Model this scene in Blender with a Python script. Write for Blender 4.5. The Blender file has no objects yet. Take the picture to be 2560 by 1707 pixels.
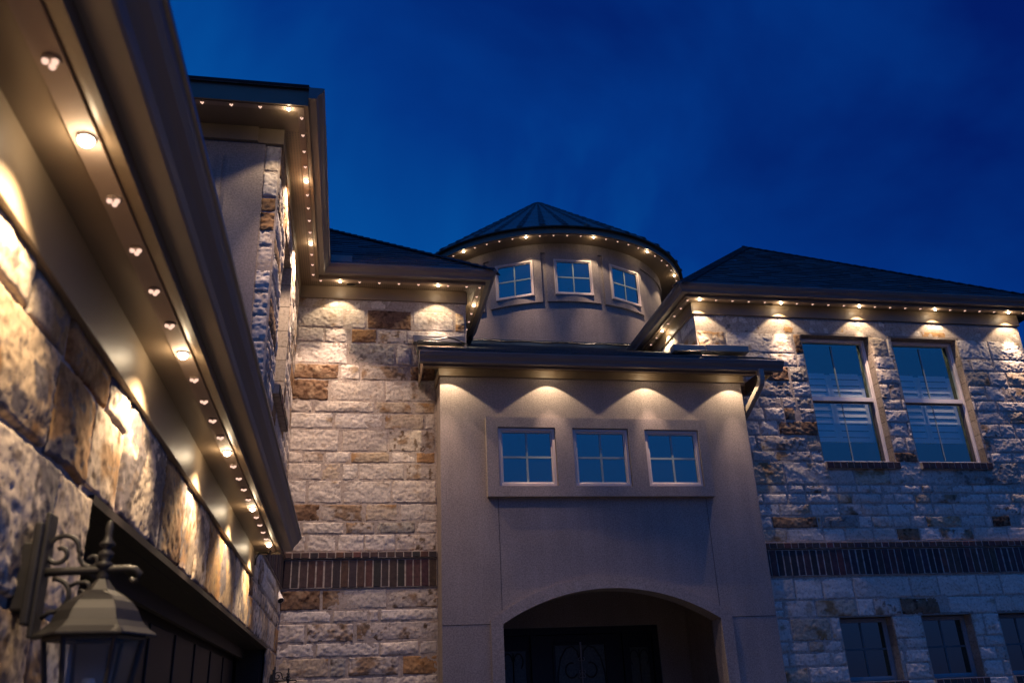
import bpy, math, random
import numpy as np
from mathutils import Vector, Matrix
R_ = math.radians
G = 1.6                      # eye height: all heights below are measured from the eye, the ground lies at -G
sc = bpy.context.scene
COL = sc.collection
# ------------------------------------------------------------------ camera
FPX, YAW, PITCH, ROLL = 2148.75, 0.19345791, 0.40161819, -0.04492537
cy, sy, cp, sp = math.cos(YAW), math.sin(YAW), math.cos(PITCH), math.sin(PITCH)
d = Vector((sy * cp, cy * cp, sp)); r0 = Vector((cy, -sy, 0)); u0 = r0.cross(d)
c_, s_ = math.cos(ROLL), math.sin(ROLL)
r = c_ * r0 + s_ * u0; u = -s_ * r0 + c_ * u0
cam = bpy.data.cameras.new('camera'); co = bpy.data.objects.new('camera', cam); COL.objects.link(co)
M = Matrix((r, u, -d)).transposed().to_4x4(); M.translation = Vector((0, 0, G)); co.matrix_world = M
cam.sensor_width = 36; cam.lens = 36 * FPX / 2560; cam.clip_start = 0.05; cam.clip_end = 4000
cam.dof.use_dof = True; cam.dof.focus_distance = 9.5; cam.dof.aperture_fstop = 4.2
sc.camera = co
# ------------------------------------------------------------------ view and render
sc.view_settings.view_transform = 'Standard'; sc.view_settings.look = 'None'
sc.view_settings.exposure = 0; sc.view_settings.gamma = 1
sc.render.engine = 'CYCLES'
cy_ = sc.cycles
cy_.use_denoising = True; cy_.max_bounces = 6; cy_.diffuse_bounces = 4; cy_.glossy_bounces = 3
cy_.transparent_max_bounces = 6; cy_.sample_clamp_indirect = 4; cy_.caustics_reflective = False; cy_.caustics_refractive = False
# ------------------------------------------------------------------ node helper
class NT:
    def __init__(s, nt): s.nt = nt; nt.nodes.clear()
    def n(s, t, **k):
        x = s.nt.nodes.new(t)
        for a, b in k.items():
            if a.startswith('i_'):
                x.inputs[int(a[2:]) if a[2:].isdigit() else a[2:].replace('_', ' ')].default_value = b
            else: setattr(x, a, b)
        return x
    def l(s, a, b, ai=0, bi=0):
        s.nt.links.new(a.outputs[ai], b.inputs[bi]); return b
    def math(s, op, a, b=None, c=None):
        x = s.n('ShaderNodeMath', operation=op)
        for i, v in enumerate((a, b, c)):
            if v is None: continue
            if isinstance(v, tuple): s.l(v[0], x, v[1], i)
            elif isinstance(v, (int, float)): x.inputs[i].default_value = v
            else: s.l(v, x, 0, i)
        return x
    def mix(s, f, a, b, mode='MIX'):
        x = s.n('ShaderNodeMix', data_type='RGBA', blend_type=mode)
        for k, v in ((0, f), (6, a), (7, b)):
            if isinstance(v, (int, float)): x.inputs[k].default_value = v
            elif isinstance(v, tuple) and isinstance(v[0], bpy.types.Node): s.l(v[0], x, v[1], k)
            elif isinstance(v, tuple): x.inputs[k].default_value = (*v, 1)[:4]
            else: s.l(v, x, 0, k)
        return (x, 2)
    def ramp(s, src, stops):
        x = s.n('ShaderNodeValToRGB'); e = x.color_ramp.elements
        while len(e) < len(stops): e.new(.5)
        for k, (p, c) in enumerate(stops):
            e[k].position = p; e[k].color = (*c, 1) if isinstance(c, tuple) else (c, c, c, 1)
        if isinstance(src, tuple): s.l(src[0], x, src[1], 0)
        else: s.l(src, x)
        return x
# ------------------------------------------------------------------ world: deep dusk sky, soft cloud bands
w = bpy.data.worlds.new('World'); sc.world = w; w.use_nodes = True
t = NT(w.node_tree)
tc = t.n('ShaderNodeTexCoord'); sep = t.n('ShaderNodeSeparateXYZ'); t.l(tc, sep)
# brightness falls with height and towards the right of the view, the afterglow is behind the eye
f1 = t.math('MULTIPLY_ADD', (sep, 2), -1.75, 1.40)
f2 = t.math('MULTIPLY_ADD', (sep, 0), -0.62, 0.14)
nz = t.n('ShaderNodeTexNoise', i_Scale=2.3, i_Detail=5.0, i_Roughness=0.52, i_Distortion=0.5); t.l(tc, nz)
f3 = t.math('MULTIPLY_ADD', (nz, 0), 1.9, -0.93)
f = t.math('ADD', t.math('ADD', f1, f2), f3)
front = t.ramp(f, [(0.0, (0.0006, 0.0115, 0.130)), (0.45, (0.0008, 0.034, 0.225)), (0.75, (0.001, 0.066, 0.305)), (1.0, (0.002, 0.088, 0.36))])
back = t.ramp((sep, 2), [(0.0, (0.050, 0.045, 0.13)), (0.12, (0.034, 0.085, 0.30)), (0.40, (0.010, 0.130, 0.52)), (1.0, (0.004, 0.075, 0.38))])
fb = t.math('MULTIPLY_ADD', (sep, 1), -2.2, 0.35); fb.use_clamp = True
skyc = t.mix(fb, front, back)
bg = t.n('ShaderNodeBackground', i_Strength=1.0); t.l(skyc[0], bg, skyc[1], 0)
out = t.n('ShaderNodeOutputWorld'); t.l(bg, out)
WORLD_BG = bg
# ------------------------------------------------------------------ lamps of the eave lights (strengths used by their builder further down)
WARM = (1.0, 0.72, 0.42); SOFTW = (1.0, 0.69, 0.50)
P_EDGE, P_FLOOD, P_HALO, P_WIDE, P_NEAR = 20.0, 165.0, 0.8, 125.0, 16.0
# ------------------------------------------------------------------ materials
def mat(name): 
    m = bpy.data.materials.new(name); m.use_nodes = True; return m, NT(m.node_tree)
def principled(t, **k):
    b = t.n('ShaderNodeBsdfPrincipled'); o = t.n('ShaderNodeOutputMaterial'); t.l(b, o)
    for a, v in k.items(): b.inputs[a.replace('_', ' ')].default_value = v
    return b
def simple(name, col, rough=.6, var=.12, nscale=9, bump=0, bscale=60, spec=.4, metal=0):
    m, t = mat(name); b = principled(t, Roughness=rough, Metallic=metal); b.inputs['Specular IOR Level'].default_value = spec
    tc = t.n('ShaderNodeTexCoord'); nz = t.n('ShaderNodeTexNoise', i_Scale=nscale, i_Detail=5.0); t.l(tc, nz, 3)
    k = t.ramp(nz, [(.3, 1 - var), (.7, 1.0)])
    c = t.mix(1.0, tuple(col), k, 'MULTIPLY'); t.l(c[0], b, c[1], 0)
    if bump:
        n2 = t.n('ShaderNodeTexNoise', i_Scale=bscale, i_Detail=3.0); t.l(tc, n2, 3)
        bp = t.n('ShaderNodeBump', i_Strength=bump, i_Distance=.004); t.l(n2, bp, 0, 2); t.l(bp, b, 0, 5)
    return m
def stone_mat():
    m, t = mat('limestone'); b = principled(t, Roughness=.92); b.inputs['Specular IOR Level'].default_value = .2
    at = t.n('ShaderNodeVertexColor', layer_name='Col'); tc = t.n('ShaderNodeTexCoord')
    n1 = t.n('ShaderNodeTexNoise', i_Scale=38.0, i_Detail=6.0, i_Roughness=.65); t.l(tc, n1, 3)
    k = t.ramp(n1, [(.34, .58), (.5, .95), (.72, 1.1)])
    c = t.mix(1.0, (at, 0), k, 'MULTIPLY')
    n2 = t.n('ShaderNodeTexNoise', i_Scale=13.0, i_Detail=5.0, i_Roughness=.6); t.l(tc, n2, 3)
    k2 = t.ramp(n2, [(.56, 0.0), (.72, .4)])
    c2 = t.mix(k2, c, (.30, .19, .10)); t.l(c2[0], b, c2[1], 0)
    n3 = t.n('ShaderNodeTexNoise', i_Scale=120.0, i_Detail=4.0); t.l(tc, n3, 3)
    n4 = t.n('ShaderNodeTexVoronoi', i_Scale=55.0); t.l(tc, n4, 3)
    s = t.math('ADD', (n3, 0), t.math('MULTIPLY', (n1, 0), 1.4))
    bp = t.n('ShaderNodeBump', i_Strength=.75, i_Distance=.008); t.l(s, bp, 0, 2); t.l(bp, b, 0, 5)
    return m
def stucco_mat():
    m, t = mat('stucco'); b = principled(t, Roughness=.95); b.inputs['Specular IOR Level'].default_value = .15
    tc = t.n('ShaderNodeTexCoord'); n1 = t.n('ShaderNodeTexNoise', i_Scale=2.2, i_Detail=5.0); t.l(tc, n1, 3)
    k = t.ramp(n1, [(.3, .88), (.7, 1.04)])
    n2 = t.n('ShaderNodeTexNoise', i_Scale=70.0, i_Detail=4.0, i_Roughness=.7); t.l(tc, n2, 3)
    k2 = t.ramp(n2, [(.36, .70), (.64, 1.18)])
    mp = t.n('ShaderNodeMapping'); mp.inputs[3].default_value = (9, 9, .7); t.l(tc, mp, 3, 0); n3 = t.n('ShaderNodeTexNoise', i_Scale=1.0, i_Detail=5.0); t.l(mp, n3)
    k3 = t.ramp(n3, [(.42, .94), (.60, 1.01)])
    c = t.mix(1.0, (.315, .272, .252), k, 'MULTIPLY'); c = t.mix(1.0, c, k3, 'MULTIPLY'); c = t.mix(1.0, c, k2, 'MULTIPLY'); t.l(c[0], b, c[1], 0)
    bp = t.n('ShaderNodeBump', i_Strength=.9, i_Distance=.006); t.l(n2, bp, 0, 2); t.l(bp, b, 0, 5)
    return m
def brick_mat():
    m, t = mat('dark_brick'); b = principled(t, Roughness=.75)
    at = t.n('ShaderNodeVertexColor', layer_name='Col'); tc = t.n('ShaderNodeTexCoord')
    n1 = t.n('ShaderNodeTexNoise', i_Scale=22.0, i_Detail=5.0, i_Roughness=.6); t.l(tc, n1, 3)
    k = t.ramp(n1, [(.35, .6), (.6, 1.05), (.75, 1.5)])
    c = t.mix(1.0, (at, 0), k, 'MULTIPLY'); t.l(c[0], b, c[1], 0)
    bp = t.n('ShaderNodeBump', i_Strength=.7, i_Distance=.01); t.l(n1, bp, 0, 2); t.l(bp, b, 0, 5)
    return m
def shingle_mat():
    m, t = mat('roof_shingle'); b = principled(t, Roughness=.9); b.inputs['Specular IOR Level'].default_value = .25
    at = t.n('ShaderNodeVertexColor', layer_name='Col'); tc = t.n('ShaderNodeTexCoord')
    n1 = t.n('ShaderNodeTexNoise', i_Scale=140.0, i_Detail=3.0); t.l(tc, n1, 3)
    k = t.ramp(n1, [(.3, .55), (.7, 1.25)])
    c = t.mix(1.0, (at, 0), k, 'MULTIPLY'); t.l(c[0], b, c[1], 0)
    bp = t.n('ShaderNodeBump', i_Strength=.6, i_Distance=.004); t.l(n1, bp, 0, 2); t.l(bp, b, 0, 5)
    return m
def soffit_mat():
    m, t = mat('vented_soffit'); b = principled(t, Roughness=.5)
    tc = t.n('ShaderNodeTexCoord')
    v = t.n('ShaderNodeVectorMath', operation='SCALE'); v.inputs[3].default_value = 42; t.l(tc, v, 3)
    f = t.n('ShaderNodeVectorMath', operation='FRACTION'); t.l(v, f)
    s = t.n('ShaderNodeVectorMath', operation='SUBTRACT'); s.inputs[1].default_value = (.5, .5, 0); t.l(f, s)
    q = t.n('ShaderNodeSeparateXYZ'); t.l(s, q)
    h = t.math('SQRT', t.math('ADD', t.math('MULTIPLY', (q, 0), (q, 0)), t.math('MULTIPLY', (q, 1), (q, 1))))
    k = t.ramp(h, [(.20, .35), (.27, 1.0)])
    c = t.mix(1.0, (.21, .158, .11), k, 'MULTIPLY'); t.l(c[0], b, c[1], 0)
    return m
def glass_mat(name, refl=.5, tint=(.55, .85, 1.0), rough=.02, dark=None):
    m, t = mat(name); o = t.n('ShaderNodeOutputMaterial')
    g = t.n('ShaderNodeBsdfGlossy', i_Roughness=rough); g.inputs[0].default_value = (*tint, 1)
    if dark: x = t.n('ShaderNodeBsdfDiffuse'); x.inputs[0].default_value = (*dark, 1)
    else: x = t.n('ShaderNodeBsdfTransparent'); x.inputs[0].default_value = (.93, .98, 1, 1)
    mx = t.n('ShaderNodeMixShader'); mx.inputs[0].default_value = refl
    t.l(x, mx, 0, 1); t.l(g, mx, 0, 2); t.l(mx, o); return m
def emit(name, col, s):
    m, t = mat(name); e = t.n('ShaderNodeEmission', i_Strength=s); e.inputs[0].default_value = (*col, 1)
    o = t.n('ShaderNodeOutputMaterial'); t.l(e, o); m.cycles.emission_sampling = 'NONE'; return m
MS, MST, MB, MR, MSO = stone_mat(), stucco_mat(), brick_mat(), shingle_mat(), soffit_mat()
MTRIM = simple('painted_trim', (.21, .155, .105), .42, .10, 6, .12, 30)
MFRZ = simple('frieze_board', (.235, .18, .122), .45, .10, 5, .25, 26)
MGUT = simple('gutter_metal', (.19, .168, .16), .38, .08, 4)
MTRK = simple('light_track', (.33, .25, .20), .75, .06, 9)
MWIN = simple('window_vinyl', (.62, .52, .47), .45, .05, 9)
MWR = simple('window_vinyl_brightened', (.80, .74, .72), .45, .05, 9)  # same vinyl, colour brightened to offset the weak light on the tall windows
MMUN = simple('muntin', (.30, .36, .36), .5, .05, 9)
MMD = simple('muntin_dark', (.08, .10, .11), .5, .05, 9)
MFLASH = simple('flashing_metal', (.27, .26, .24), .45, .12, 7)
MRING = simple('drum_flashing', (.03, .07, .10), .6, .6, 5)
MCABLE = simple('cable_black', (.012, .012, .014), .35, .1, 9)
MDARK = simple('dark_interior', (.015, .015, .018), .9, .2, 3)
MDOOR = simple('garage_door_paint', (.022, .017, .014), .5, .2, 3)
MLIN = simple('lintel_trim', (.020, .015, .012), .55, .3, 8, .3, 30)
MFD = simple('front_door_wood', (.012, .011, .016), .5, .2, 6)
MIRON = simple('wrought_iron', (.02, .02, .022), .45, .2, 20)
MLAN = simple('lantern_bronze', (.036, .034, .033), .5, .3, 22, .4, 90)
MLG = glass_mat('lantern_glass', .12, (.9, .9, .9), .25)
MGB = glass_mat('blue_glass', .42, (.40, .72, .66), .03, (.01, .012, .014))
MGT = glass_mat('clear_glass', .34, (.5, .8, .72), .02)
MGL = glass_mat('dark_glass', .22, (.5, .8, .75), .04, (.004, .006, .009))
MOBS = simple('obscure_glass', (.10, .12, .11), .35, .5, 40, .6, 60)
MSHUT = simple('shutter_paint', (.60, .62, .62), .5, .05, 9)
MCAM = simple('camera_white', (.75, .72, .70), .35, .05, 9)
MGRD = simple('concrete', (.30, .28, .26), .85, .3, 1.5, .4, 40)
MLAWN = simple('lawn', (.05, .075, .03), .95, .4, 2, .8, 50)
MBRT = emit('bulb_lit', (1.0, .86, .66), 34)
MDIM = emit('bulb_dim', (1.0, .62, .46), 1.25)
# ------------------------------------------------------------------ mesh builder
def tag(o, label=None, cat=None, group=None, kind=None):
    if label: o['label'] = label
    if cat: o['category'] = cat
    if group: o['group'] = group
    if kind: o['kind'] = kind
    return o
def empty(name, loc):
    o = bpy.data.objects.new(name, None); COL.objects.link(o); o.location = (loc[0], loc[1], loc[2] + G); o.empty_display_size = .1
    return o
def wloc(o):
    v = Vector((0, 0, 0))
    while o is not None: v += o.location; o = o.parent
    return v
class MB_:
    def __init__(s): s.v = []; s.f = []; s.c = []; s.mi = []; s.m = 0; s.col = (.5, .5, .5)
    def add(s, vs, fs):
        b = len(s.v); s.v += [tuple(p) for p in vs]; s.c += [s.col] * len(vs)
        for q in fs: s.f.append(tuple(b + i for i in q)); s.mi.append(s.m)
    def quad(s, *p): s.add(p, [tuple(range(len(p)))])
    def box(s, x0, x1, y0, y1, z0, z1):
        s.add([(x0, y0, z0), (x1, y0, z0), (x1, y1, z0), (x0, y1, z0), (x0, y0, z1), (x1, y0, z1), (x1, y1, z1), (x0, y1, z1)],
              [(0, 3, 2, 1), (4, 5, 6, 7), (0, 1, 5, 4), (1, 2, 6, 5), (2, 3, 7, 6), (3, 0, 4, 7)])
    def obox(s, o, a, b, c):   # box from corner o with edge vectors
        o, a, b, c = map(Vector, (o, a, b, c))
        P = [o, o + a, o + a + b, o + b, o + c, o + a + c, o + a + b + c, o + b + c]
        s.add(P, [(0, 3, 2, 1), (4, 5, 6, 7), (0, 1, 5, 4), (1, 2, 6, 5), (2, 3, 7, 6), (3, 0, 4, 7)])
    def rings(s, rs, close=True, cap=True):
        n = len(rs[0]); b = len(s.v)
        for q in rs: s.v += [tuple(p) for p in q]; s.c += [s.col] * n
        for i in range(len(rs) - 1):
            for k in range(n if close else n - 1):
                a = b + i * n + k; a2 = b + i * n + (k + 1) % n
                s.f.append((a, a2, a2 + n, a + n)); s.mi.append(s.m)
        if cap and close:
            s.f.append(tuple(b + k for k in range(n))[::-1]); s.mi.append(s.m)
            s.f.append(tuple(b + (len(rs) - 1) * n + k for k in range(n))); s.mi.append(s.m)
    def tube(s, pts, rad, n=8):
        P = [Vector(p) for p in pts]; rs = []; up = Vector((.13, .21, 1)).normalized()
        for i, p in enumerate(P):
            tg = (P[min(i + 1, len(P) - 1)] - P[max(i - 1, 0)]).normalized()
            a = tg.cross(up)
            if a.length < .05: a = tg.cross(Vector((1, 0, 0)))
            a.normalize(); b = tg.cross(a); q = rad[i] if isinstance(rad, (list, tuple)) else rad
            rs.append([p + q * (math.cos(2 * math.pi * k / n) * a + math.sin(2 * math.pi * k / n) * b) for k in range(n)])
        s.rings(rs)
    def lathe(s, c, prof, n=24):
        s.rings([[(c[0] + rr * math.cos(2 * math.pi * k / n), c[1] + rr * math.sin(2 * math.pi * k / n), c[2] + z) for k in range(n)] for rr, z in prof])
    def sweep(s, path, prof):   # prof: closed loop of (outward, z); outward = right of travel
        P = [Vector((p[0], p[1])) for p in path]; rs = []
        for i, p in enumerate(P):
            ds = []
            if i > 0: ds.append((p - P[i - 1]).normalized())
            if i < len(P) - 1: ds.append((P[i + 1] - p).normalized())
            ns = [Vector((q.y, -q.x)) for q in ds]
            if len(ns) == 2: m = (ns[0] + ns[1]); m = m / (1 + ns[0].dot(ns[1]))
            else: m = ns[0]
            rs.append([(p.x + m.x * o, p.y + m.y * o, z) for o, z in prof])
        s.rings(rs)
    def build(s, name, m, parent=None, smooth=False, bevel=0, colors=False):
        me = bpy.data.meshes.new(name); off = wloc(parent) if parent else Vector((0, 0, 0))
        V = np.array(s.v, dtype=np.float64) + np.array([0, 0, G]) - np.array(off)
        me.from_pydata(V.tolist(), [], s.f)
        for q in (m if isinstance(m, (list, tuple)) else [m]): me.materials.append(q)
        if any(s.mi): me.polygons.foreach_set('material_index', s.mi)
        if colors:
            a = me.color_attributes.new('Col', 'FLOAT_COLOR', 'POINT')
            a.data.foreach_set('color', np.column_stack([np.array(s.c), np.ones(len(s.c))]).astype(np.float32).ravel())
        bm_fix(me)
        if smooth: me.polygons.foreach_set('use_smooth', [True] * len(me.polygons))
        o = bpy.data.objects.new(name, me); COL.objects.link(o)
        if parent: o.parent = parent
        if bevel:
            b = o.modifiers.new('bevel', 'BEVEL'); b.width = bevel; b.segments = 2; b.limit_method = 'ANGLE'
        return o
import bmesh
def bm_fix(me):
    if len(me.polygons) > 20000: me.update(); return
    bm = bmesh.new(); bm.from_mesh(me); bmesh.ops.recalc_face_normals(bm, faces=bm.faces); bm.to_mesh(me); bm.free()
def fast_mesh(name, V, F, C, m, parent, smooth=True):
    me = bpy.data.meshes.new(name); off = wloc(parent)
    V = V + np.array([0, 0, G]) - np.array(off)
    me.vertices.add(len(V)); me.vertices.foreach_set('co', V.astype(np.float32).ravel())
    me.loops.add(F.size); me.loops.foreach_set('vertex_index', F.astype(np.int32).ravel())
    me.polygons.add(len(F)); me.polygons.foreach_set('loop_start', np.arange(0, F.size, 4, dtype=np.int32))
    me.update(calc_edges=True)
    me.polygons.foreach_set('use_smooth', np.full(len(F), smooth))
    a = me.color_attributes.new('Col', 'FLOAT_COLOR', 'POINT')
    a.data.foreach_set('color', np.column_stack([C, np.ones(len(C))]).astype(np.float32).ravel())
    me.materials.append(m); me.validate()
    o = bpy.data.objects.new(name, me); COL.objects.link(o); o.parent = parent; return o
# ------------------------------------------------------------------ noise
def _h(x, y, s):
    n = (x.astype(np.int64) * 374761393 + y.astype(np.int64) * 668265263 + s * 1442695041) & 0x7fffffff
    n = (n ^ (n >> 13)) * 1274126177 & 0x7fffffff
    n = n ^ (n >> 16)
    return (n & 0xffff) / 65535.0
def vn(x, y, s=0):
    xi, yi = np.floor(x), np.floor(y); fx, fy = x - xi, y - yi
    fx = fx * fx * (3 - 2 * fx); fy = fy * fy * (3 - 2 * fy)
    a, b, c, e = _h(xi, yi, s), _h(xi + 1, yi, s), _h(xi, yi + 1, s), _h(xi + 1, yi + 1, s)
    return (a + (b - a) * fx) * (1 - fy) + (c + (e - c) * fx) * fy
def fbm(x, y, s=0, o=4, g=.5):
    v = 0; a = 1; t = 0
    for k in range(o): v = v + a * vn(x * 2 ** k + 17 * k, y * 2 ** k - 9 * k, s + k); t += a; a *= g
    return v / t
# ------------------------------------------------------------------ rough limestone walls
TYPES = dict(W=((.58, .51, .44), (.68, .62, .555)), T=((.46, .37, .27), (.55, .46, .355)), M=((.52, .45, .38), (.58, .51, .45)),
             R=((.19, .115, .072), (.27, .17, .105)), O=((.36, .21, .10), (.44, .27, .14)), G=((.33, .31, .27), (.42, .39, .34)))
MORTAR = np.array((.44, .375, .325))
def fill_row(rng, u0, u1, h, mixt, wmin=1.2, wmax=3.4):
    out = []; x = u0
    while x < u1 - .03:
        wd = h * rng.uniform(wmin, wmax)
        if u1 - x - wd < h * .8: wd = u1 - x
        t = rng.choices(list(mixt), weights=list(mixt.values()))[0]
        out.append((x, min(x + wd, u1) - .004, t)); x += wd + .008
    return out
def stone_wall(name, parent, base, ud, nd, rows, cell, amp, seed, holes=(), clip=None, flat_top=None, finer=None):
    """rows: [(z0,z1,[(u0,u1,type)])]; base + u*ud gives the plane, nd the outward normal"""
    rng = random.Random(seed); ud = np.array(ud); nd = np.array(nd); base = np.array(base)
    VV, FF, CC = [], [], []; nb = 0
    def grid(U, Z, H, C, off=0):
        nonlocal nb
        nu, nz_ = U.shape
        P = base + U[..., None] * ud + H[..., None] * nd; P[..., 2] += Z
        VV.append(P.reshape(-1, 3)); CC.append(C.reshape(-1, 3))
        i = np.arange(nu * nz_).reshape(nu, nz_)
        q = np.stack([i[:-1, :-1], i[1:, :-1], i[1:, 1:], i[:-1, 1:]], -1).reshape(-1, 4)
        if np.cross(ud, (0, 0, 1)) @ nd < 0: q = q[:, ::-1]
        FF.append(q + nb); nb += nu * nz_
    umin = min(s[0] for _, _, S in rows for s in S); umax = max(s[1] for _, _, S in rows for s in S)
    zmin = min(q[0] for q in rows); zmax = max(q[1] for q in rows)
    # mortar sheet, cut round the holes
    ub = sorted({umin - .01, umax + .01} | {x for h in holes for x in h[:2] if umin < x < umax}); zb = sorted({zmin - .01, zmax + .01} | {x for h in holes for x in h[2:] if zmin < x < zmax})
    for a, b in zip(ub, ub[1:]):
        for c, e in zip(zb, zb[1:]):
            m_ = ((a + b) / 2, (c + e) / 2)
            if any(h[0] < m_[0] < h[1] and h[2] < m_[1] < h[3] for h in holes): continue
            nu = max(2, int((b - a) / (cell * 2.5)) + 1); nz_ = max(2, int((e - c) / (cell * 2.5)) + 1)
            U, Z = np.meshgrid(np.linspace(a, b, nu), np.linspace(c, e, nz_), indexing='ij')
            H = amp * (.20 if not finer else -.05) + amp * .35 * fbm(U * 9, Z * 9, seed, 3)
            k = (.85 + .3 * fbm(U * 14, Z * 14, seed + 3, 3))[..., None]
            grid(U, Z, H, MORTAR * k)
    def stone(u0, u1, z0, z1, ty):
        cl = cell
        if finer and (u0 + u1) / 2 < finer[0]: cl = finer[1]
        for h in holes:
            if u1 <= h[0] + .01 or u0 >= h[1] - .01 or z1 <= h[2] + .01 or z0 >= h[3] - .01: continue
            if u0 < h[0] - .04: stone(u0, h[0] - .002, z0, z1, ty)
            if u1 > h[1] + .04: stone(h[1] + .002, u1, z0, z1, ty)
            return
        hh = z1 - z0; wd = u1 - u0
        if wd < .03 or hh < .03: return
        nu = max(5, int(round(wd / cl)) + 1); nz_ = max(5, int(round(hh / cl)) + 1)
        su = np.linspace(0, 1, nu); sz = np.linspace(0, 1, nz_)
        # push grid lines towards the rim so the arris stays crisp
        su = .5 - .5 * np.cos(np.pi * su) * (1 - .35 * np.sin(np.pi * su)); sz = .5 - .5 * np.cos(np.pi * sz) * (1 - .35 * np.sin(np.pi * sz))
        U, Z = np.meshgrid(u0 + wd * su, z0 + hh * sz, indexing='ij')
        sd = rng.randrange(10000); ox, oz = rng.uniform(0, 99), rng.uniform(0, 99)
        e = np.minimum(np.minimum(U - u0, u1 - U), np.minimum(Z - z0, z1 - Z))
        eu = np.minimum(U - u0, u1 - U); ez = np.minimum(Z - z0, z1 - Z)
        # wavy outline
        jz = (fbm(U * 11 + ox, Z * 0 + oz, sd, 3) - .5) * min(.022, hh * .14); ju = (fbm(Z * 11 + oz, U * 0 + ox, sd + 7, 3) - .5) * .016
        wz = np.abs(2 * (Z - z0) / hh - 1) ** 2; wu = np.abs(2 * (U - u0) / wd - 1) ** 4
        smooth = flat_top is not None and z0 > flat_top
        A = amp * (.45 if smooth else rng.uniform(.75, 1.25)) * (1.15 if ty in 'RG' else 1)
        nf = max(4, int(wd * hh / .0045)); nf = min(nf, 16); fac = np.full(U.shape, 9.0)
        for _ in range(nf):   # chipped planes of a split face
            px, pz, an, sl = rng.uniform(u0, u1), rng.uniform(z0, z1), rng.uniform(0, 6.283), rng.uniform(.08, .42)
            fac = np.minimum(fac, rng.uniform(.75, 1.1) + sl * 2.6 / (wd + hh) * (math.cos(an) * (U - px) + math.sin(an) * (Z - pz)) + .10 * (fbm(U * 9 + px * 50, Z * 9 + pz * 50, 7, 3) - .5))
        fac = fac - fac.mean() + .72
        fac = np.clip(fac, .30, 1.2)
        rim = np.clip(e / .007, 0, 1) ** .6
        dome = np.clip(e / (.42 * min(hh, wd)), 0, 1) ** .7
        x, y = U + ox, Z + oz
        big = fbm(x * 6 + y * 2, y * 9, sd, 3)
        rid = 1 - np.abs(2 * fbm(x * 17 + 3 * big + y * 6, y * 24 - 2 * big, sd + 11, 3) - 1)
        fin = fbm(x * 46, y * 55, sd + 21, 3)
        tilt = rng.uniform(-.3, .3) * (2 * (U - u0) / wd - 1) + rng.uniform(-.45, .25) * (2 * (Z - z0) / hh - 1)
        rough = .35 if smooth else (.34 if finer else .84)
        if finer: fin = fbm(x * 60 + 4 * rid, y * 90, sd + 21, 4, .6)
        H = A * rim * ((.40 + .26 * dome) * ((.42 + .80 * fac if not finer else .15 + 1.15 * fac) if not smooth else 1.0) + .18 * tilt * rough + rough * (.62 * (big - .5) + .55 * (rid - .62) + .62 * (fin - .5)))
        H = np.maximum(H, amp * .34 * rim)
        H[(0, -1), :] = -.004; H[:, (0, -1)] = -.004
        ca, cb = map(np.array, TYPES[ty]); f = rng.random()
        c = ca + (cb - ca) * f; c = c * rng.uniform(.9, 1.08)
        C = np.ones(U.shape + (1,)) * c
        n1 = fbm(x * 7, y * 9, sd + 31, 4); n2 = fbm(x * 22, y * 25, sd + 41, 3)
        def blend(C, k, col): k = np.clip(k, 0, 1)[..., None]; return C * (1 - k) + np.array(col) * k
        if ty == 'M': C = blend(C, (n1 - .54) * 7, (.29, .20, .13)); C = blend(C, (n2 - .62) * 8, (.14, .10, .07))
        if ty == 'W': C = blend(C, (n1 - .66) * 7 * rng.random(), (.36, .27, .18))
        if ty == 'G': C = blend(C, (n2 - .55) * 6, (.17, .145, .125))
        if ty == 'T': C = blend(C, (n1 - .55) * 6, (.33, .20, .10))
        if ty == 'R': C = blend(C, (n2 - .55) * 6, (.07, .035, .02)); C = blend(C, (n1 - .62) * 6, (.36, .26, .17))
        if ty == 'O': C = blend(C, (n2 - .58) * 6, (.20, .10, .04))
        if pits:
            C = C * np.array((1.05, .96, .83)); k0 = rng.random(); C = blend(C, (fbm(x * 3.2, y * 4.0, sd + 61, 3) - .56) * 7 * k0, (.36, .225, .10))
            
            if rng.random() < .55: C = blend(C, (fbm(x * 5.0, y * 6.5, sd + 71, 6, .62) - rng.uniform(.52, .60)) * 22, (.16, .14, .145))
            C = blend(C, (fbm(x * 30, y * 38, sd + 51, 3) - pits) * 9, (.19, .15, .13))
        C = C * (.9 + .22 * n2)[..., None]
        grid(U + ju * wu, Z + jz * wz, H, C)
    pits = 0 if finer is None else .63
    for z0, z1, S in rows:
        for (a, b, ty) in S:
            if flat_top != 4.37 and rng.random() < .08 and z1 - z0 > .17 and finer is None and b - a > .25:
                m_ = z0 + (z1 - z0) * rng.uniform(.4, .6); stone(a, b, z0, m_ - .004, ty); stone(a, b, m_ + .004, z1, ty)
            else: stone(a, b, z0, z1, ty)
    return fast_mesh(name, np.concatenate(VV), np.concatenate(FF), np.concatenate(CC), MS, parent)
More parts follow.
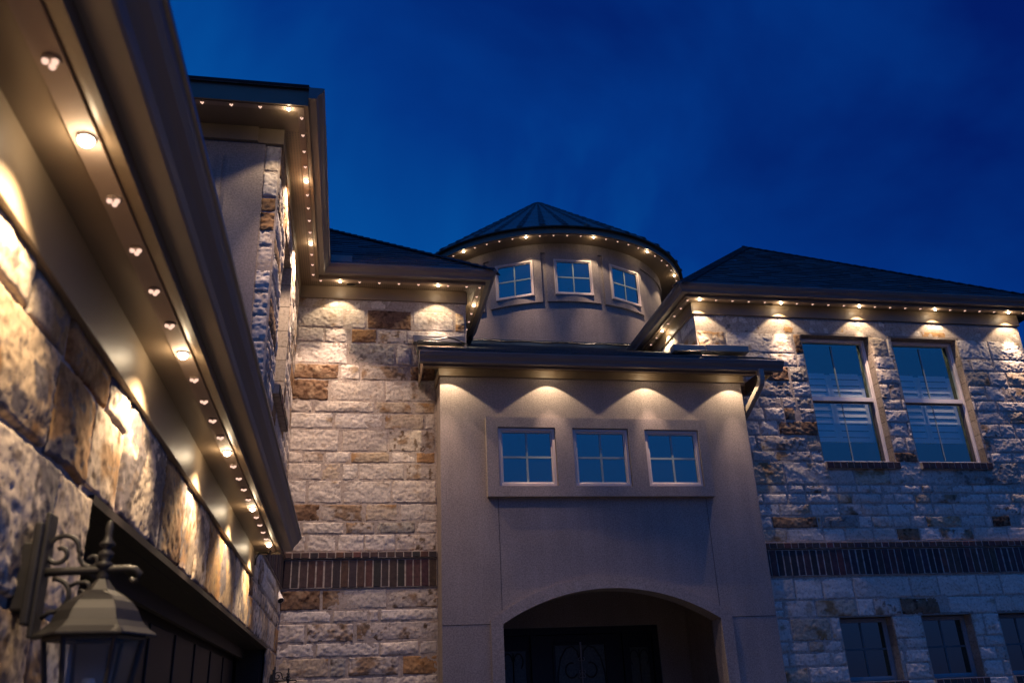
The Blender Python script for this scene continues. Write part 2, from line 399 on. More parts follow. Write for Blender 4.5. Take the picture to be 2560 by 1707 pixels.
def brick_run(mb, base, ud, nd, u0, u1, z0, z1, pitch, depth, seed, joint=.010):
    """a run of upright bricks on a mortar bed"""
    rng = random.Random(seed); base, ud, nd = Vector(base), Vector(ud), Vector(nd); n = max(1, round((u1 - u0) / pitch)); p = (u1 - u0) / n
    mb.col = tuple(MORTAR * .9)
    mb.obox(base + ud * u0 + Vector((0, 0, z0)) - nd * .03, ud * (u1 - u0), nd * (.03 + depth * .88), (0, 0, z1 - z0))
    for k in range(n):
        q = rng.random()
        c = (.070, .036, .034) if q < .45 else (.045, .030, .034) if q < .7 else (.105, .046, .037) if q < .88 else (.030, .022, .026)
        mb.col = tuple(x * rng.uniform(.8, 1.2) for x in c)
        a = u0 + k * p + joint / 2 + rng.uniform(-.0015, .0015); dd = depth + rng.uniform(-.003, .004)
        e = .005; zz0, zz1 = z0 + joint * .4, z1 - joint * .4; wdt = p - joint
        def ring(ins, dp): return [base + ud * (a + ins) + Vector((0, 0, zz0 + ins)) + nd * dp, base + ud * (a + wdt - ins) + Vector((0, 0, zz0 + ins)) + nd * dp,
                                   base + ud * (a + wdt - ins) + Vector((0, 0, zz1 - ins)) + nd * dp, base + ud * (a + ins) + Vector((0, 0, zz1 - ins)) + nd * dp]
        mb.rings([ring(0, 0), ring(0, dd - e), ring(e, dd)])
# ------------------------------------------------------------------ the setting
mb = MB_(); mb.box(-400, 400, -400, 400, -G - .5, -G); tag(mb.build('ground', MLAWN), kind='structure')
mb = MB_(); mb.box(-.2, 9, -30, 8.2, -G + .004 - .1, -G + .004); tag(mb.build('driveway', MGRD), kind='structure')
# ------------------------------------------------------------------ the house
H = empty('house', (2.5, 9.0, -G))
tag(H, 'large two storey limestone and stucco house with round turret and dark hip roofs', 'house')
Z2, ZG, ZT = 4.65, 1.10, 7.18
SP = .2286
# --- stone walls
LW = [
(4.377,4.500,[(-.69,-.37,'T'),(-.35,.02,'W'),(.03,.32,'W'),(.33,.39,'W'),(.4,.5,'W'),(.51,.65,'W'),(.66,.88,'W'),(.89,1.14,'O'),(1.15,1.26,'T')]),
(4.124,4.369,[(-.7,-.17,'W'),(-.16,.09,'W'),(.11,.62,'R'),(.64,1.12,'W'),(1.14,1.26,'T')]),
(3.942,4.116,[(-.68,-.38,'W'),(-.37,-.12,'W'),(-.07,.22,'O'),(.23,.56,'M'),(.57,1.25,'W')]),
(3.678,3.935,[(-.69,-.11,'W'),(-.09,.43,'G'),(.45,.62,'W'),(.64,1.25,'W')]),
(3.488,3.67,[(-.69,-.2,'R'),(-.18,.04,'W'),(.06,.59,'M'),(.61,.9,'R')]),
(3.237,3.48,[(-.71,-.3,'R'),(-.28,.32,'W'),(.33,.9,'W')]),
(3.095,3.23,[(-.71,-.47,'W'),(-.44,.21,'W'),(.23,.63,'T'),(.64,.89,'T')]),
(2.908,3.087,[(-.72,-.24,'W'),(-.22,.31,'W'),(.33,.77,'T'),(.78,.89,'W')]),
(2.649,2.895,[(-.7,-.17,'W'),(-.13,.36,'W'),(.38,.89,'M')]),
(2.52,2.643,[(-.7,-.54,'W'),(-.53,-.32,'M'),(-.31,-.04,'W'),(-.03,.39,'T'),(.41,.67,'W'),(.68,.89,'O')]),
(2.331,2.514,[(-.7,-.34,'W'),(-.33,-.14,'T'),(-.12,.05,'W'),(.06,.55,'W'),(.57,.9,'M')]),
(2.077,2.323,[(-.7,-.49,'W'),(-.47,-.12,'W'),(-.1,.41,'W'),(.42,.9,'W')]),
(1.886,2.07,[(-.69,-.34,'R'),(-.32,.11,'M'),(.14,.48,'T'),(.51,.9,'W')]),
(1.752,1.878,[(-.69,-.53,'W'),(-.51,-.08,'W'),(-.06,.24,'M'),(.26,.67,'G'),(.68,.9,'W')]),
(1.570,1.746,[(-.69,-.47,'W'),(-.46,-.16,'W'),(-.14,.13,'W'),(.14,.46,'W'),(.47,.89,'M')]),
(.989,1.185,[(-.7,-.29,'R'),(-.27,-.09,'R'),(-.06,.38,'W'),(.4,.91,'M')]),
(.864,.981,[(-.69,-.18,'W'),(-.16,.19,'W'),(.2,.3,'W'),(.32,.91,'W')]),
(.676,.856,[(-.72,-.43,'W'),(-.41,.05,'M'),(.08,.91,'M')]),
(.534,.667,[(-.7,-.33,'W'),(-.31,.31,'W'),(.32,.71,'W'),(.72,.9,'W')]),
(.346,.527,[(-.7,-.18,'T'),(-.17,-.01,'G'),(.01,.51,'M'),(.55,.9,'O')]),
(.223,.338,[(-.69,-.37,'T'),(-.34,.36,'W'),(.38,.9,'W')])]
rg = random.Random(4)
MIXL = dict(W=.6, T=.12, M=.16, G=.05, R=.04, O=.03)
def rows_between(rng, z0, z1, u0, u1, mixt, hs=(.12, .25)):
    out = []; zs = [z0]
    while z1 - zs[-1] > hs[1] * 1.35: zs.append(zs[-1] + rng.uniform(*hs))
    zs.append(z1)
    if len(zs) > 2 and zs[-1] - zs[-2] < hs[0]: zs[-2] = (zs[-1] + zs[-3]) / 2
    for a, b in zip(zs, zs[1:]): out.append((a + .004, b - .004, fill_row(rng, u0, u1, b - a, mixt)))
    return out
LW += rows_between(rg, -G, .215, -.69, .9, MIXL)
stone_wall('stone_wall', H, (0, 9.30, 0), (1, 0, 0), (0, -1, 0), LW, .0115, .025, 11, flat_top=4.37)
# right wing
SK = [(5.611, 6.570, 2.575, 4.258), (6.892, 7.850, 2.575, 4.258), (5.435, 6.090, .100, .776), (6.460, 7.100, .100, .776), (7.460, 8.110, .100, .776)]
RW = []
rg = random.Random(21)
MIXR = dict(W=.74, T=.12, M=.11, G=.02, R=.006, O=.004)
X0, X1 = 4.20, 8.85
RW.append((4.268, 4.372, [(4.21,4.40,'W'),(4.41,4.95,'G'),(4.96,5.02,'W'),(5.03,5.54,'O'),(5.55,6.02,'W'),(6.03,6.30,'T'),(6.31,6.75,'O'),(6.76,7.20,'W'),(7.21,7.35,'W'),(7.36,7.85,'O'),(7.86,8.3,'W'),(8.31,8.84,'W')]))
RW.append((4.380, 4.495, [(4.21,4.40,'W'),(4.41,4.78,'W'),(4.79,4.95,'W'),(4.96,5.02,'W'),(5.03,5.24,'T'),(5.25,5.54,'W'),(5.55,5.86,'W'),(5.87,6.30,'M'),(6.31,6.75,'W'),(6.76,7.05,'W'),(7.06,7.35,'W'),(7.36,7.85,'W'),(7.86,8.2,'W'),(8.21,8.84,'W')]))
RW += rows_between(rg, 2.575, 4.264, X0, X1, MIXR, (.115, .23))
RW += rows_between(rg, 1.62, 2.575, X0, X1, MIXR, (.10, .21))
RW += rows_between(rg, .780, 1.215, X0, X1, MIXR, (.13, .2))
RW += rows_between(rg, .100, .780, X0, X1, MIXR, (.11, .18))
RW += rows_between(rg, -G, .100, X0, X1, MIXR, (.13, .22))
def accent(rows, u, z, ty, u0=None, u1=None):
    for k, (a, b, S) in enumerate(rows):
        if a <= z <= b:
            if u0 is not None:
                S[:] = [q for q in [(p, min(q_, u0 - .008), t) if p < u0 else (max(p, u1 + .008), q_, t) for p, q_, t in S if not (p >= u0 and q_ <= u1)] if q[1] - q[0] > .03]
                S.append((u0, u1, ty)); return
            S[:] = [(p, q_, ty) if p <= u <= q_ else (p, q_, t) for p, q_, t in S]; return
accent(RW, 5.09, 1.81, 'R', 4.81, 5.38); accent(RW, 6.54, 1.68, 'R', 6.38, 6.68); accent(RW, 6.0, .88, 'M', 5.9, 6.22); accent(RW, 6.41, .88, 'R', 6.23, 6.72)
accent(RW, 5.2, 3.72, 'R', 5.05, 5.35); accent(RW, 5.46, 3.72, 'G', 5.37, 5.6); accent(RW, 4.8, 3.58, 'R', 4.62, 4.86); accent(RW, 5.3, 3.24, 'R', 5.2, 5.34)
accent(RW, 5.10, 2.62, 'M', 5.0, 5.45); accent(RW, 6.73, 2.64, 'R', 6.58, 6.88); accent(RW, 8.0, 2.93, 'M', 7.87, 8.15); accent(RW, 8.1, 3.4, 'R', 7.95, 8.25)
accent(RW, 7.75, 1.9, 'R', 7.7, 7.95); accent(RW, 5.55, .2, 'M')
stone_wall('stone_wall', H, (0, 9.33, 0), (1, 0, 0), (0, -1, 0), RW, .0125, .024, 22, holes=SK, flat_top=4.263)
# side of the right wing and of the left wing
rg = random.Random(5)
stone_wall('stone_wall', H, (4.20, 0, 0), (0, 1, 0), (-1, 0, 0), rows_between(rg, 3.2, 4.495, 9.32, 12.2, MIXR), .03, .04, 23)
stone_wall('stone_wall', H, (1.26, 0, 0), (0, 1, 0), (1, 0, 0), rows_between(rg, 3.2, 4.495, 9.31, 12.2, MIXR), .03, .03, 24)
stone_wall('stone_wall', H, (8.85, 0, 0), (0, 1, 0), (1, 0, 0), rows_between(rg, -G, 4.495, 9.34, 12.2, MIXR), .06, .03, 25)
# garage wall, near the eye, with the wide door opening
rg = random.Random(8)
MIXG = dict(W=.40, T=.24, M=.20, G=.03, R=.02, O=.11)
DOOR = (2.465, 8.12, -G - 1, .570)
GW = [(.815, .935, fill_row(rg, -1.2, 2.7, .16, MIXG, 1.6, 3.6)), (.575, .808, fill_row(rg, -1.2, 2.7, .26, MIXG, 1.0, 2.2)), (.575, .935, fill_row(rg, 2.71, 6.4, .34, MIXG, .9, 1.9)), (.575, .804, fill_row(rg, 6.41, 9.27, .24, MIXG, .9, 1.9)), (.250, .566, fill_row(rg, -1.2, 9.27, .32, MIXG, 1.1, 2.1))]
GW.append((.812, .935, fill_row(rg, 6.41, 9.27, .16, MIXL, 1.2, 3)))
GW += rows_between(rg, -G, .242, -1.2, 9.27, MIXG, (.2, .3))
stone_wall('stone_wall', H, (-.70, 0, 0), (0, 1, 0), (1, 0, 0), GW, .014, .027, 31, holes=(DOOR,), finer=(3.6, .0075))
rg = random.Random(9)
UW = rows_between(rg, .94, 1.190, 6.4, 9.27, MIXL) + rows_between(rg, 1.57, 4.495, 6.36, 9.27, dict(W=.5, T=.2, M=.14, G=.06, R=.04, O=.06), (.14, .24))
stone_wall('stone_wall', H, (-.70, 0, 0), (0, 1, 0), (1, 0, 0), UW, .014, .026, 32, holes=((7.12, 8.00, 2.62, 4.20),))
# stone pilaster at the upper front corner
rg = random.Random(12)
stone_wall('stone_pilaster', H, (0, 6.36, 0), (1, 0, 0), (0, -1, 0), [(a, b, [(-.82, -.70, rg.choice('WWWTOMW'))]) for a, b, _ in rows_between(rg, 1.25, 4.495, -.82, -.70, MIXL, (.12, .26))], .011, .030, 33)
# --- brick bands and sills
mb = MB_()
brick_run(mb, (0, 9.30, 0), (1, 0, 0), (0, -1, 0), -.68, .90, 1.496, 1.560, .0885, .052, 1)
brick_run(mb, (0, 9.30, 0), (1, 0, 0), (0, -1, 0), -.68, .90, 1.200, 1.484, .0835, .030, 2)
mb.build('brick_band', MB, H, colors=True)
mb = MB_()
brick_run(mb, (0, 9.33, 0), (1, 0, 0), (0, -1, 0), 4.45, 8.87, 1.543, 1.610, .0885, .052, 3)
brick_run(mb, (0, 9.33, 0), (1, 0, 0), (0, -1, 0), 4.45, 8.87, 1.237, 1.531, .0835, .030, 4)
mb.build('brick_band', MB, H, colors=True)
mb = MB_()
brick_run(mb, (-.70, 0, 0), (0, 1, 0), (1, 0, 0), 6.40, 9.26, 1.496, 1.560, .0885, .045, 5)
brick_run(mb, (-.70, 0, 0), (0, 1, 0), (1, 0, 0), 6.40, 9.26, 1.200, 1.484, .0835, .030, 6)
mb.build('brick_band', MB, H, colors=True)
def wall_holes(mb, ub, zb, holes, fmap, depth):
    """flat or curved slab front at depth 0 with reveals of given depth round the holes and the outside rim"""
    ub = sorted(set(ub) | {x for h in holes for x in h[:2]}); zb = sorted(set(zb) | {x for h in holes for x in h[2:4]})
    solid = {}
    for i in range(len(ub) - 1):
        for j in range(len(zb) - 1):
            m = ((ub[i] + ub[i + 1]) / 2, (zb[j] + zb[j + 1]) / 2)
            solid[i, j] = not any(h[0] < m[0] < h[1] and h[2] < m[1] < h[3] for h in holes)
    for (i, j), s in solid.items():
        if not s: continue
        a, b, c, e = ub[i], ub[i + 1], zb[j], zb[j + 1]
        mb.quad(fmap(a, c, 0), fmap(b, c, 0), fmap(b, e, 0), fmap(a, e, 0))
        for di, dj, p, q in ((-1, 0, (a, c), (a, e)), (1, 0, (b, c), (b, e)), (0, -1, (a, c), (b, c)), (0, 1, (a, e), (b, e))):
            if not solid.get((i + di, j + dj), False):
                mb.quad(fmap(*p, 0), fmap(*q, 0), fmap(*q, depth), fmap(*p, depth))
def merge(o, dist=.0004):
    bm = bmesh.new(); bm.from_mesh(o.data); bmesh.ops.remove_doubles(bm, verts=bm.verts, dist=dist); bmesh.ops.recalc_face_normals(bm, faces=bm.faces); bm.to_mesh(o.data); bm.free()
# --- windows
def frame_mesh(cx, cz, w, h, fw, O, ux, nz, t0, t1, lip=.012):
    """rectangular ring, section with a small step; O maps (u, z, outward)"""
    mb = MB_()
    def ring(iu, dp): return [O(cx - w / 2 + iu, cz - h / 2 + iu, dp), O(cx + w / 2 - iu, cz - h / 2 + iu, dp), O(cx + w / 2 - iu, cz + h / 2 - iu, dp), O(cx - w / 2 + iu, cz + h / 2 - iu, dp)]
    mb.rings([ring(0, t0), ring(0, t1 - lip), ring(lip * .6, t1), ring(fw * .62, t1), ring(fw * .75, t1 - lip), ring(fw, t1 - lip * 1.2), ring(fw, t0)], cap=False)
    return mb
def small_window(parent_h, O, cx, cz, w, h, glass, frm=MWIN, fw=.048, label=None, bars=True):
    MM = MMUN if glass is not MGL else MMD
    F = frame_mesh(cx, cz, w, h, fw, O, None, None, -.05, .008).build('window', frm, parent_h)
    if label: F['label'] = label
    mb = MB_(); a, b, c, e = cx - w / 2 + fw, cx + w / 2 - fw, cz - h / 2 + fw, cz + h / 2 - fw
    mb.quad(O(a, c, -.022), O(b, c, -.022), O(b, e, -.022), O(a, e, -.022)); mb.build('pane', glass, F)
    if bars:
        mb = MB_(); g = .011
        for q in ((cx - g, cx + g, c, e), (a, cx - g, cz - g, cz + g), (cx + g, b, cz - g, cz + g)):
            P = [O(q[0], q[2], -.016), O(q[1], q[2], -.016), O(q[1], q[3], -.016), O(q[0], q[3], -.016), O(q[0], q[2], -.021), O(q[1], q[2], -.021), O(q[1], q[3], -.021), O(q[0], q[3], -.021)]
            mb.add(P, [(0, 1, 2, 3), (4, 7, 6, 5), (0, 4, 5, 1), (1, 5, 6, 2), (2, 6, 7, 3), (3, 7, 4, 0)])
        mb.build('muntin', MM, F)
    return F
# big single-hung windows with shutters
for k, (a, b, c, e) in enumerate(SK[:2]):
    O = lambda u_, z_, o_: (u_, 9.455 - o_, z_)
    mb = frame_mesh((a + b) / 2, (c + e) / 2, b - a, e - c, .045, O, None, None, -.04, .03)
    zr = 3.424; mb.box(a + .045, b - .045, 9.415, 9.475, zr - .026, zr + .026)
    F = mb.build('window', MWR, H, bevel=0)
    # lower sash stands a little in front
    mb = frame_mesh((a + b) / 2, (c + zr) / 2, b - a - .09, zr - c - .03, .03, lambda u_, z_, o_: (u_, 9.46 - o_, z_), None, None, -.02, .012, .006); mb.build('sash', simple('sash_dark', (.10, .09, .09), .4) if k == 0 else bpy.data.materials['sash_dark'], F)
    mb = MB_(); y = 9.468; mb.quad((a + .04, y, zr), (b - .04, y, zr), (b - .04, y, e - .04), (a + .04, y, e - .04)); mb.build('pane', MGT, F)
    mb = MB_(); y = 9.463; mb.quad((a + .07, y, c + .04), (b - .07, y, c + .04), (b - .07, y, zr - .03), (a + .07, y, zr - .03)); mb.build('pane', MGT, F)
    mb = MB_(); xm = (a + b) / 2; mb.box(xm - .009, xm + .009, 9.459, 9.466, zr + .026, e - .09); mb.box(xm - .007, xm + .007, 9.457, 9.4615, c + .06, zr - .03); mb.build('muntin', MMUN, F)
    mb = MB_()   # plantation shutters: two leaves with louvres
    for (p, q) in ((a + .10, xm - .10), (xm - .02, b - .10)):
        mb.box(p - .045, p, 9.55, 9.58, 2.90, 3.80); mb.box(q, q + .045, 9.55, 9.58, 2.90, 3.80); mb.box(p, q, 9.55, 9.58, 2.90, 2.955)
        z = 2.96
        while z < 3.76:
            mb.obox((p, 9.545, z + .006), (q - p, 0, 0), (0, .022, .078), (0, .006, -.002)); z += .087
    mb.build('shutter', MSHUT, F)
    mb = MB_(); brick_run(mb, (0, 9.33, 0), (1, 0, 0), (0, -1, 0), a + .005, b + .03, 2.488, 2.570, .086, .062, 40 + k); mb.build('sill', MB, F, colors=True)
    mb = MB_(); mb.box(a - .05, b + .05, 9.9, 9.95, c - .1, e + .1); mb.box(a - .02, a - .002, 9.34, 9.95, c, e); mb.box(b + .002, b + .02, 9.34, 9.95, c, e)
    mb.build('room_lining', MDARK, F)
    F['label'] = 'tall single hung window with shutters inside, ' + ('nearer the entry' if k == 0 else 'farther from the entry')
for k, (a, b, c, e) in enumerate(SK[2:]):
    O = lambda u_, z_, o_: (u_, 9.45 - o_, z_)
    F = small_window(H, O, (a + b) / 2, (c + e) / 2, b - a, e - c, MGL, simple('window_dark_frame', (.24, .27, .30), .5) if k == 0 else bpy.data.materials['window_dark_frame'], .05, bars=True)
    mb = MB_(); brick_run(mb, (0, 9.33, 0), (1, 0, 0), (0, -1, 0), a - .01, b + .02, .012, .094, .086, .062, 50 + k); mb.build('sill', MB, F, colors=True)
# reveals of the openings (cut stone returns)
def reveal(name, a, b, c, e, y0, y1):
    rr = random.Random(int(a * 100)); mb = MB_(); z = c
    while z < e:
        z2 = min(e, z + rr.uniform(.13, .24)); mb.col = tuple(np.array((.42, .355, .30)) * rr.uniform(.7, 1.05))
        mb.box(a - .04, a, y0, y1, z + .003, z2 - .003); mb.col = tuple(np.array((.42, .35, .285)) * rr.uniform(.65, 1.1)); mb.box(b, b + .04, y0, y1, z + .003, z2 - .003); z = z2
    mb.col = tuple(MORTAR * .6); mb.box(a - .042, b + .042, y0, y1, e, e + .03); mb.box(a - .05, a - .01, y0 + .002, y1 - .002, c, e); mb.box(b + .01, b + .05, y0 + .002, y1 - .002, c, e)
    mb.build(name, MS, H, colors=True)
for (a, b, c, e) in SK: reveal('stone_reveal', a, b, c, e, 9.318, 9.50)
# window in the left wing side wall, seen edge on
O = lambda u_, z_, o_: (-.86 + o_, u_, z_)
F = small_window(H, O, 7.56, 3.41, .88, 1.56, MGL, MWIN, .05)
mb = MB_(); brick_run(mb, (-.70, 0, 0), (0, 1, 0), (1, 0, 0), 7.02, 8.12, 2.50, 2.585, .086, .075, 61); mb.build('sill', MB, F, colors=True)
mb = MB_(); z = 2.62; rr = random.Random(3)
while z < 4.20:
    z2 = min(4.20, z + rr.uniform(.14, .26)); mb.col = tuple(np.array((.50, .44, .37)) * rr.uniform(.85, 1.1)); mb.box(-.86, -.678, 8.0, 8.05, z + .003, z2 - .003); mb.box(-.86, -.69, 7.07, 7.12, z + .003, z2 - .003); z = z2
mb.col = tuple(MORTAR); mb.box(-.86, -.70, 7.06, 8.06, 4.20, 4.25); mb.box(-.86, -.655, 7.06, 8.06, 2.588, 2.618); mb.build('stone_reveal', MS, H, colors=True)
# --- stucco front of the upper left wing
mb = MB_(); mb.box(-4.2, -.82, 6.33, 6.5, 1.2, 4.52); mb.box(-1.19, -1.155, 6.312, 6.33, 3.0, 4.36)
mb.build('stucco_wall', MST, H)
mb = MB_(); mb.box(-4.2, -.884, 6.295, 6.331, 4.505, Z2 - .001); mb.box(-.886, -.672, 6.315, 6.36, 4.498, Z2 - .001)
mb.box(-.70, -.672, 6.36, 9.27, 4.495, Z2 - .001)
mb.box(-.70, 1.276, 9.27, 9.298, 4.492, Z2 - .001); mb.box(1.262, 1.29, 9.298, 10.9, 4.495, Z2 - .001)
mb.build('frieze_board', MFRZ, H, bevel=.003)
mb = MB_(); mb.box(4.176, 8.88, 9.295, 9.328, 4.490, Z2 - .001); mb.box(4.160, 4.188, 9.30, 12.2, 4.495, Z2 - .001); mb.build('frieze_board', MFRZ, H, bevel=.003)
mb = MB_(); mb.box(-.70, -.668, -1.4, 6.46, .925, ZG - .001); mb.build('frieze_board', MFRZ, H, bevel=.003)
# --- soffits, tracks, fascias, gutters
def slab(mb, x0, x1, y0, y1, z, th=.02): mb.box(x0, x1, y0, y1, z, z + th)
mb = MB_(); slab(mb, -4.2, -.475, 5.965, 6.34, Z2); mb.build('soffit', MTRIM, H)
mb = MB_(); slab(mb, -.71, -.475, 6.342, 9.32, Z2); slab(mb, -.473, 1.465, 9.065, 9.32, Z2); slab(mb, 1.25, 1.465, 9.322, 10.75, Z2); mb.build('soffit', MSO, H)
mb = MB_(); slab(mb, 4.045, 9.05, 9.145, 9.34, Z2); slab(mb, 4.045, 4.21, 9.342, 12.2, Z2); mb.build('soffit', MSO, H)
mb = MB_(); slab(mb, -.71, -.505, -1.5, 6.5, ZG); mb.box(-.71, -.50, 6.47, 6.49, ZG - .02, ZG + .2); mb.build('soffit', MTRIM, H)
mb = MB_(); slab(mb, .72, 4.62, 8.60, 8.88, 3.482); mb.build('soffit', MTRIM, H)
PL = [(-4, 6.01), (-.52, 6.01), (-.52, 9.11), (1.42, 9.11), (1.42, 10.75)]
PR = [(4.09, 12.2), (4.09, 9.19), (9.03, 9.19), (9.03, 12.2)]
PG = [(-.55, -1.5), (-.55, 6.47)]
PE = [(.715, 8.665), (4.735, 8.665)]
def fascia(path, z, lo=-.015, hi=.15):
    mb = MB_(); mb.sweep(path, [(.045, z + lo), (.061, z + lo), (.061, z + hi), (.045, z + hi)]); return mb.build('fascia', MTRIM, H)
def gutter(path, z, e0=0, e1=0):
    mb = MB_(); mb.sweep(path, [(.062, z + .022), (.124, z + .022), (.130, z + .028), (.136, z + .050), (.150, z + .066), (.166, z + .080), (.176, z + .098), (.180, z + .113), (.188, z + .115), (.188, z + .130), (.176, z + .130), (.172, z + .118), (.160, z + .092), (.130, z + .060), (.120, z + .032), (.066, z + .032), (.066, z + .135), (.062, z + .135)])
    # closed ends
    return mb.build('gutter', MGUT, H)
def endcap(p, n, z):
    """stop end: thin K shaped plate at p, profile running outward along n"""
    mb = MB_(); pr = [(.062, z + .022), (.124, z + .022), (.130, z + .028), (.136, z + .050), (.150, z + .066), (.166, z + .080), (.176, z + .098), (.188, z + .115), (.188, z + .130), (.062, z + .130)]
    tx, ty = -n[1], n[0]
    for s in (-.002, .002): pass
    A = [(p[0] + n[0] * o - tx * .002, p[1] + n[1] * o - ty * .002, zz) for o, zz in pr]; B = [(p[0] + n[0] * o + tx * .002, p[1] + n[1] * o + ty * .002, zz) for o, zz in pr]
    mb.rings([A, B]); mb.build('gutter_end', MGUT, H)
def track(path, z, o0=-.030, o1=.022):
    mb = MB_(); mb.sweep(path, [(o0, z - .008), (o1, z - .008), (o1, z - .001), (o0, z - .001)]); mb.build('light_track', MTRK, H)
fascia(PL, Z2); fascia(PR, Z2); fascia(PG, ZG); fascia(PE, 3.423, -.015, .15)
gutter([(-.52, 5.90), (-.52, 9.11), (1.42, 9.11), (1.42, 10.78)], Z2); endcap((-.52, 5.898), (1, 0), Z2); endcap((1.42, 10.782), (1, 0), Z2)
gutter(PR, Z2)
gutter([(-.55, -1.5), (-.55, 6.60)], ZG); endcap((-.55, 6.602), (1, 0), ZG)
gutter([(.66, 8.665), (4.835, 8.665)], 3.408); endcap((.658, 8.665), (0, -1), 3.408); endcap((4.837, 8.665), (0, -1), 3.408)
track(PL, Z2); track([(4.09, 12.2), (4.09, 9.19), (9.03, 9.19)], Z2); track(PG, ZG)
# outlet ring at the end of the short return gutter
mb = MB_(); mb.tube([(1.51, 10.70, Z2 + .028), (1.51, 10.70, Z2 - .004)], .034, 16); mb.build('gutter_outlet', MDARK, H)
# entry eave left return board and frieze
for q in ((.700, .714, 9.27), (4.728, 4.742, 9.30)):
    mb = MB_(); mb.box(q[0], q[1], 8.606, q[2], 3.408, 3.56); mb.build('fascia', MTRIM, H)
mb = MB_(); mb.box(.893, 4.487, 8.845, 8.871, 3.392, 3.4815); mb.box(.893, .910, 8.871, 9.27, 3.392, 3.4815); mb.build('frieze_board', MFRZ, H, bevel=.003)
# --- entry stucco front with arched opening
AX, AH, AS, AR = 2.667, 1.152, .765, .325
RA = (AH ** 2 + AR ** 2) / (2 * AR)
def arc(h, s, rise, n=36):
    Rr = (h * h + rise * rise) / (2 * rise); zc = s + rise - Rr
    return [(AX - h + 2 * h * k / n, zc + math.sqrt(max(0, Rr * Rr - (-h + 2 * h * k / n) ** 2))) for k in range(n + 1)]
inner = arc(AH, AS, AR)
mb = MB_(); YF, YB = 8.87, 9.10; xl, xr, zt = .909, 4.452, 3.50
def fb_quads(pts_top, zt_):
    for (x0, z0), (x1, z1) in zip(pts_top, pts_top[1:]):
        mb.quad((x0, YF, z0), (x1, YF, z1), (x1, YF, zt_), (x0, YF, zt_)); mb.quad((x0, YB, z0), (x1, YB, z1), (x1, YB, zt_), (x0, YB, zt_))
        mb.quad((x0, YF, z0), (x1, YF, z1), (x1, YB, z1), (x0, YB, z0))
fb_quads(inner, zt)
for (p, q) in ((xl, AX - AH), (AX + AH, xr)):
    for y in (YF, YB): mb.quad((p, y, -G), (q, y, -G), (q, y, AS), (p, y, AS)); mb.quad((p, y, AS), (q, y, AS), (q, y, zt), (p, y, zt))
for x in (AX - AH, AX + AH): mb.quad((x, YF, -G), (x, YB, -G), (x, YB, AS), (x, YF, AS))
mb.quad((xl, YF, -G), (xl, 9.30, -G), (xl, 9.30, zt), (xl, YF, zt)); mb.quad((xr, YF, -G), (xr, 9.33, -G), (xr, 9.33, zt), (xr, YF, zt))
merge(mb.build('stucco_wall', MST, H))
# raised arch surround
mb = MB_(); outer = arc(1.2755, .805, .402); inn = arc(AH, AS, AR); y0, y1 = 8.838, 8.8695
for (a, b, c, e) in zip(inn, inn[1:], outer, outer[1:]):
    mb.quad((a[0], y0, a[1]), (b[0], y0, b[1]), (e[0], y0, e[1]), (c[0], y0, c[1])); mb.quad((c[0], y0, c[1]), (e[0], y0, e[1]), (e[0], y1, e[1]), (c[0], y1, c[1])); mb.quad((a[0], y0, a[1]), (b[0], y0, b[1]), (b[0], y1, b[1]), (a[0], y1, a[1]))
for s in (-1, 1):
    xi, xo = AX + s * AH, AX + s * 1.2755
    mb.quad((xi, y0, -G), (xo, y0, -G), (xo, y0, .805), (xi, y0, AS)); mb.quad((xo, y0, -G), (xo, y1, -G), (xo, y1, .805), (xo, y0, .805)); mb.quad((xi, y0, -G), (xi, y1, -G), (xi, y1, AS), (xi, y0, AS))
merge(mb.build('arch_surround', MST, H))
# raised panel with three windows
EW = [(1.523, 2.160, 2.148, 2.798), (2.353, 2.990, 2.148, 2.796), (3.180, 3.813, 2.148, 2.790)]
mb = MB_(); wall_holes(mb, [1.396, 3.925], [2.038, 2.910], EW, lambda a, z, dp: (a, 8.798 + dp, z), .071); o = mb.build('stucco_panel', MST, H); merge(o)
for k, (a, b, c, e) in enumerate(EW):
    small_window(H, lambda u_, z_, o_: (u_, 8.828 - o_, z_), (a + b) / 2, (c + e) / 2, b - a, e - c, MGB, MWIN, .052)
# control joints cut in the stucco, thin dark beads
for q in ((1.512, 1.516, .90, 2.035), (3.834, 3.838, .87, 2.035), (.912, 1.389, .766, .771), (3.947, 4.450, .775, .780)): mb = MB_(); mb.box(q[0], q[1], 8.8685, 8.872, q[2], q[3]); mb.build('control_joint', MDARK, H)
# --- porch behind the arch
mb = MB_(); mb.box(1.05, 1.15, 9.10, 11.0, -G, 1.45); mb.box(4.15, 4.25, 9.10, 11.0, -G, 1.45); mb.box(1.05, 4.25, 9.10, 11.0, 1.45, 1.5)
mb.box(1.15, 1.60, 10.70, 10.8, -G, 1.45); mb.box(3.77, 4.15, 10.70, 10.8, -G, 1.45); mb.box(1.60, 3.77, 10.70, 10.8, .87, 1.45); mb.build('porch_wall', MST, H)
mb = MB_(); mb.box(1.60, 1.66, 10.72, 10.86, -G, .87); mb.box(3.70, 3.77, 10.72, 10.86, -G, .87); mb.box(1.66, 3.70, 10.72, 10.86, .79, .87)
mb.box(2.17, 2.24, 10.74, 10.86, -G, .79); mb.box(3.32, 3.39, 10.74, 10.86, -G, .79); mb.box(1.5, 3.9, 10.90, 10.95, -G, 1.0)
mb.box(1.66, 2.17, 10.80, 10.84, .62, .79); mb.box(3.39, 3.70, 10.80, 10.84, .62, .79)
mb.box(1.66, 1.80, 10.80, 10.84, -G, .62); mb.box(2.12, 2.17, 10.80, 10.84, -G, .62); mb.box(3.39, 3.42, 10.80, 10.84, -G, .62); mb.box(3.66, 3.70, 10.80, 10.84, -G, .62)
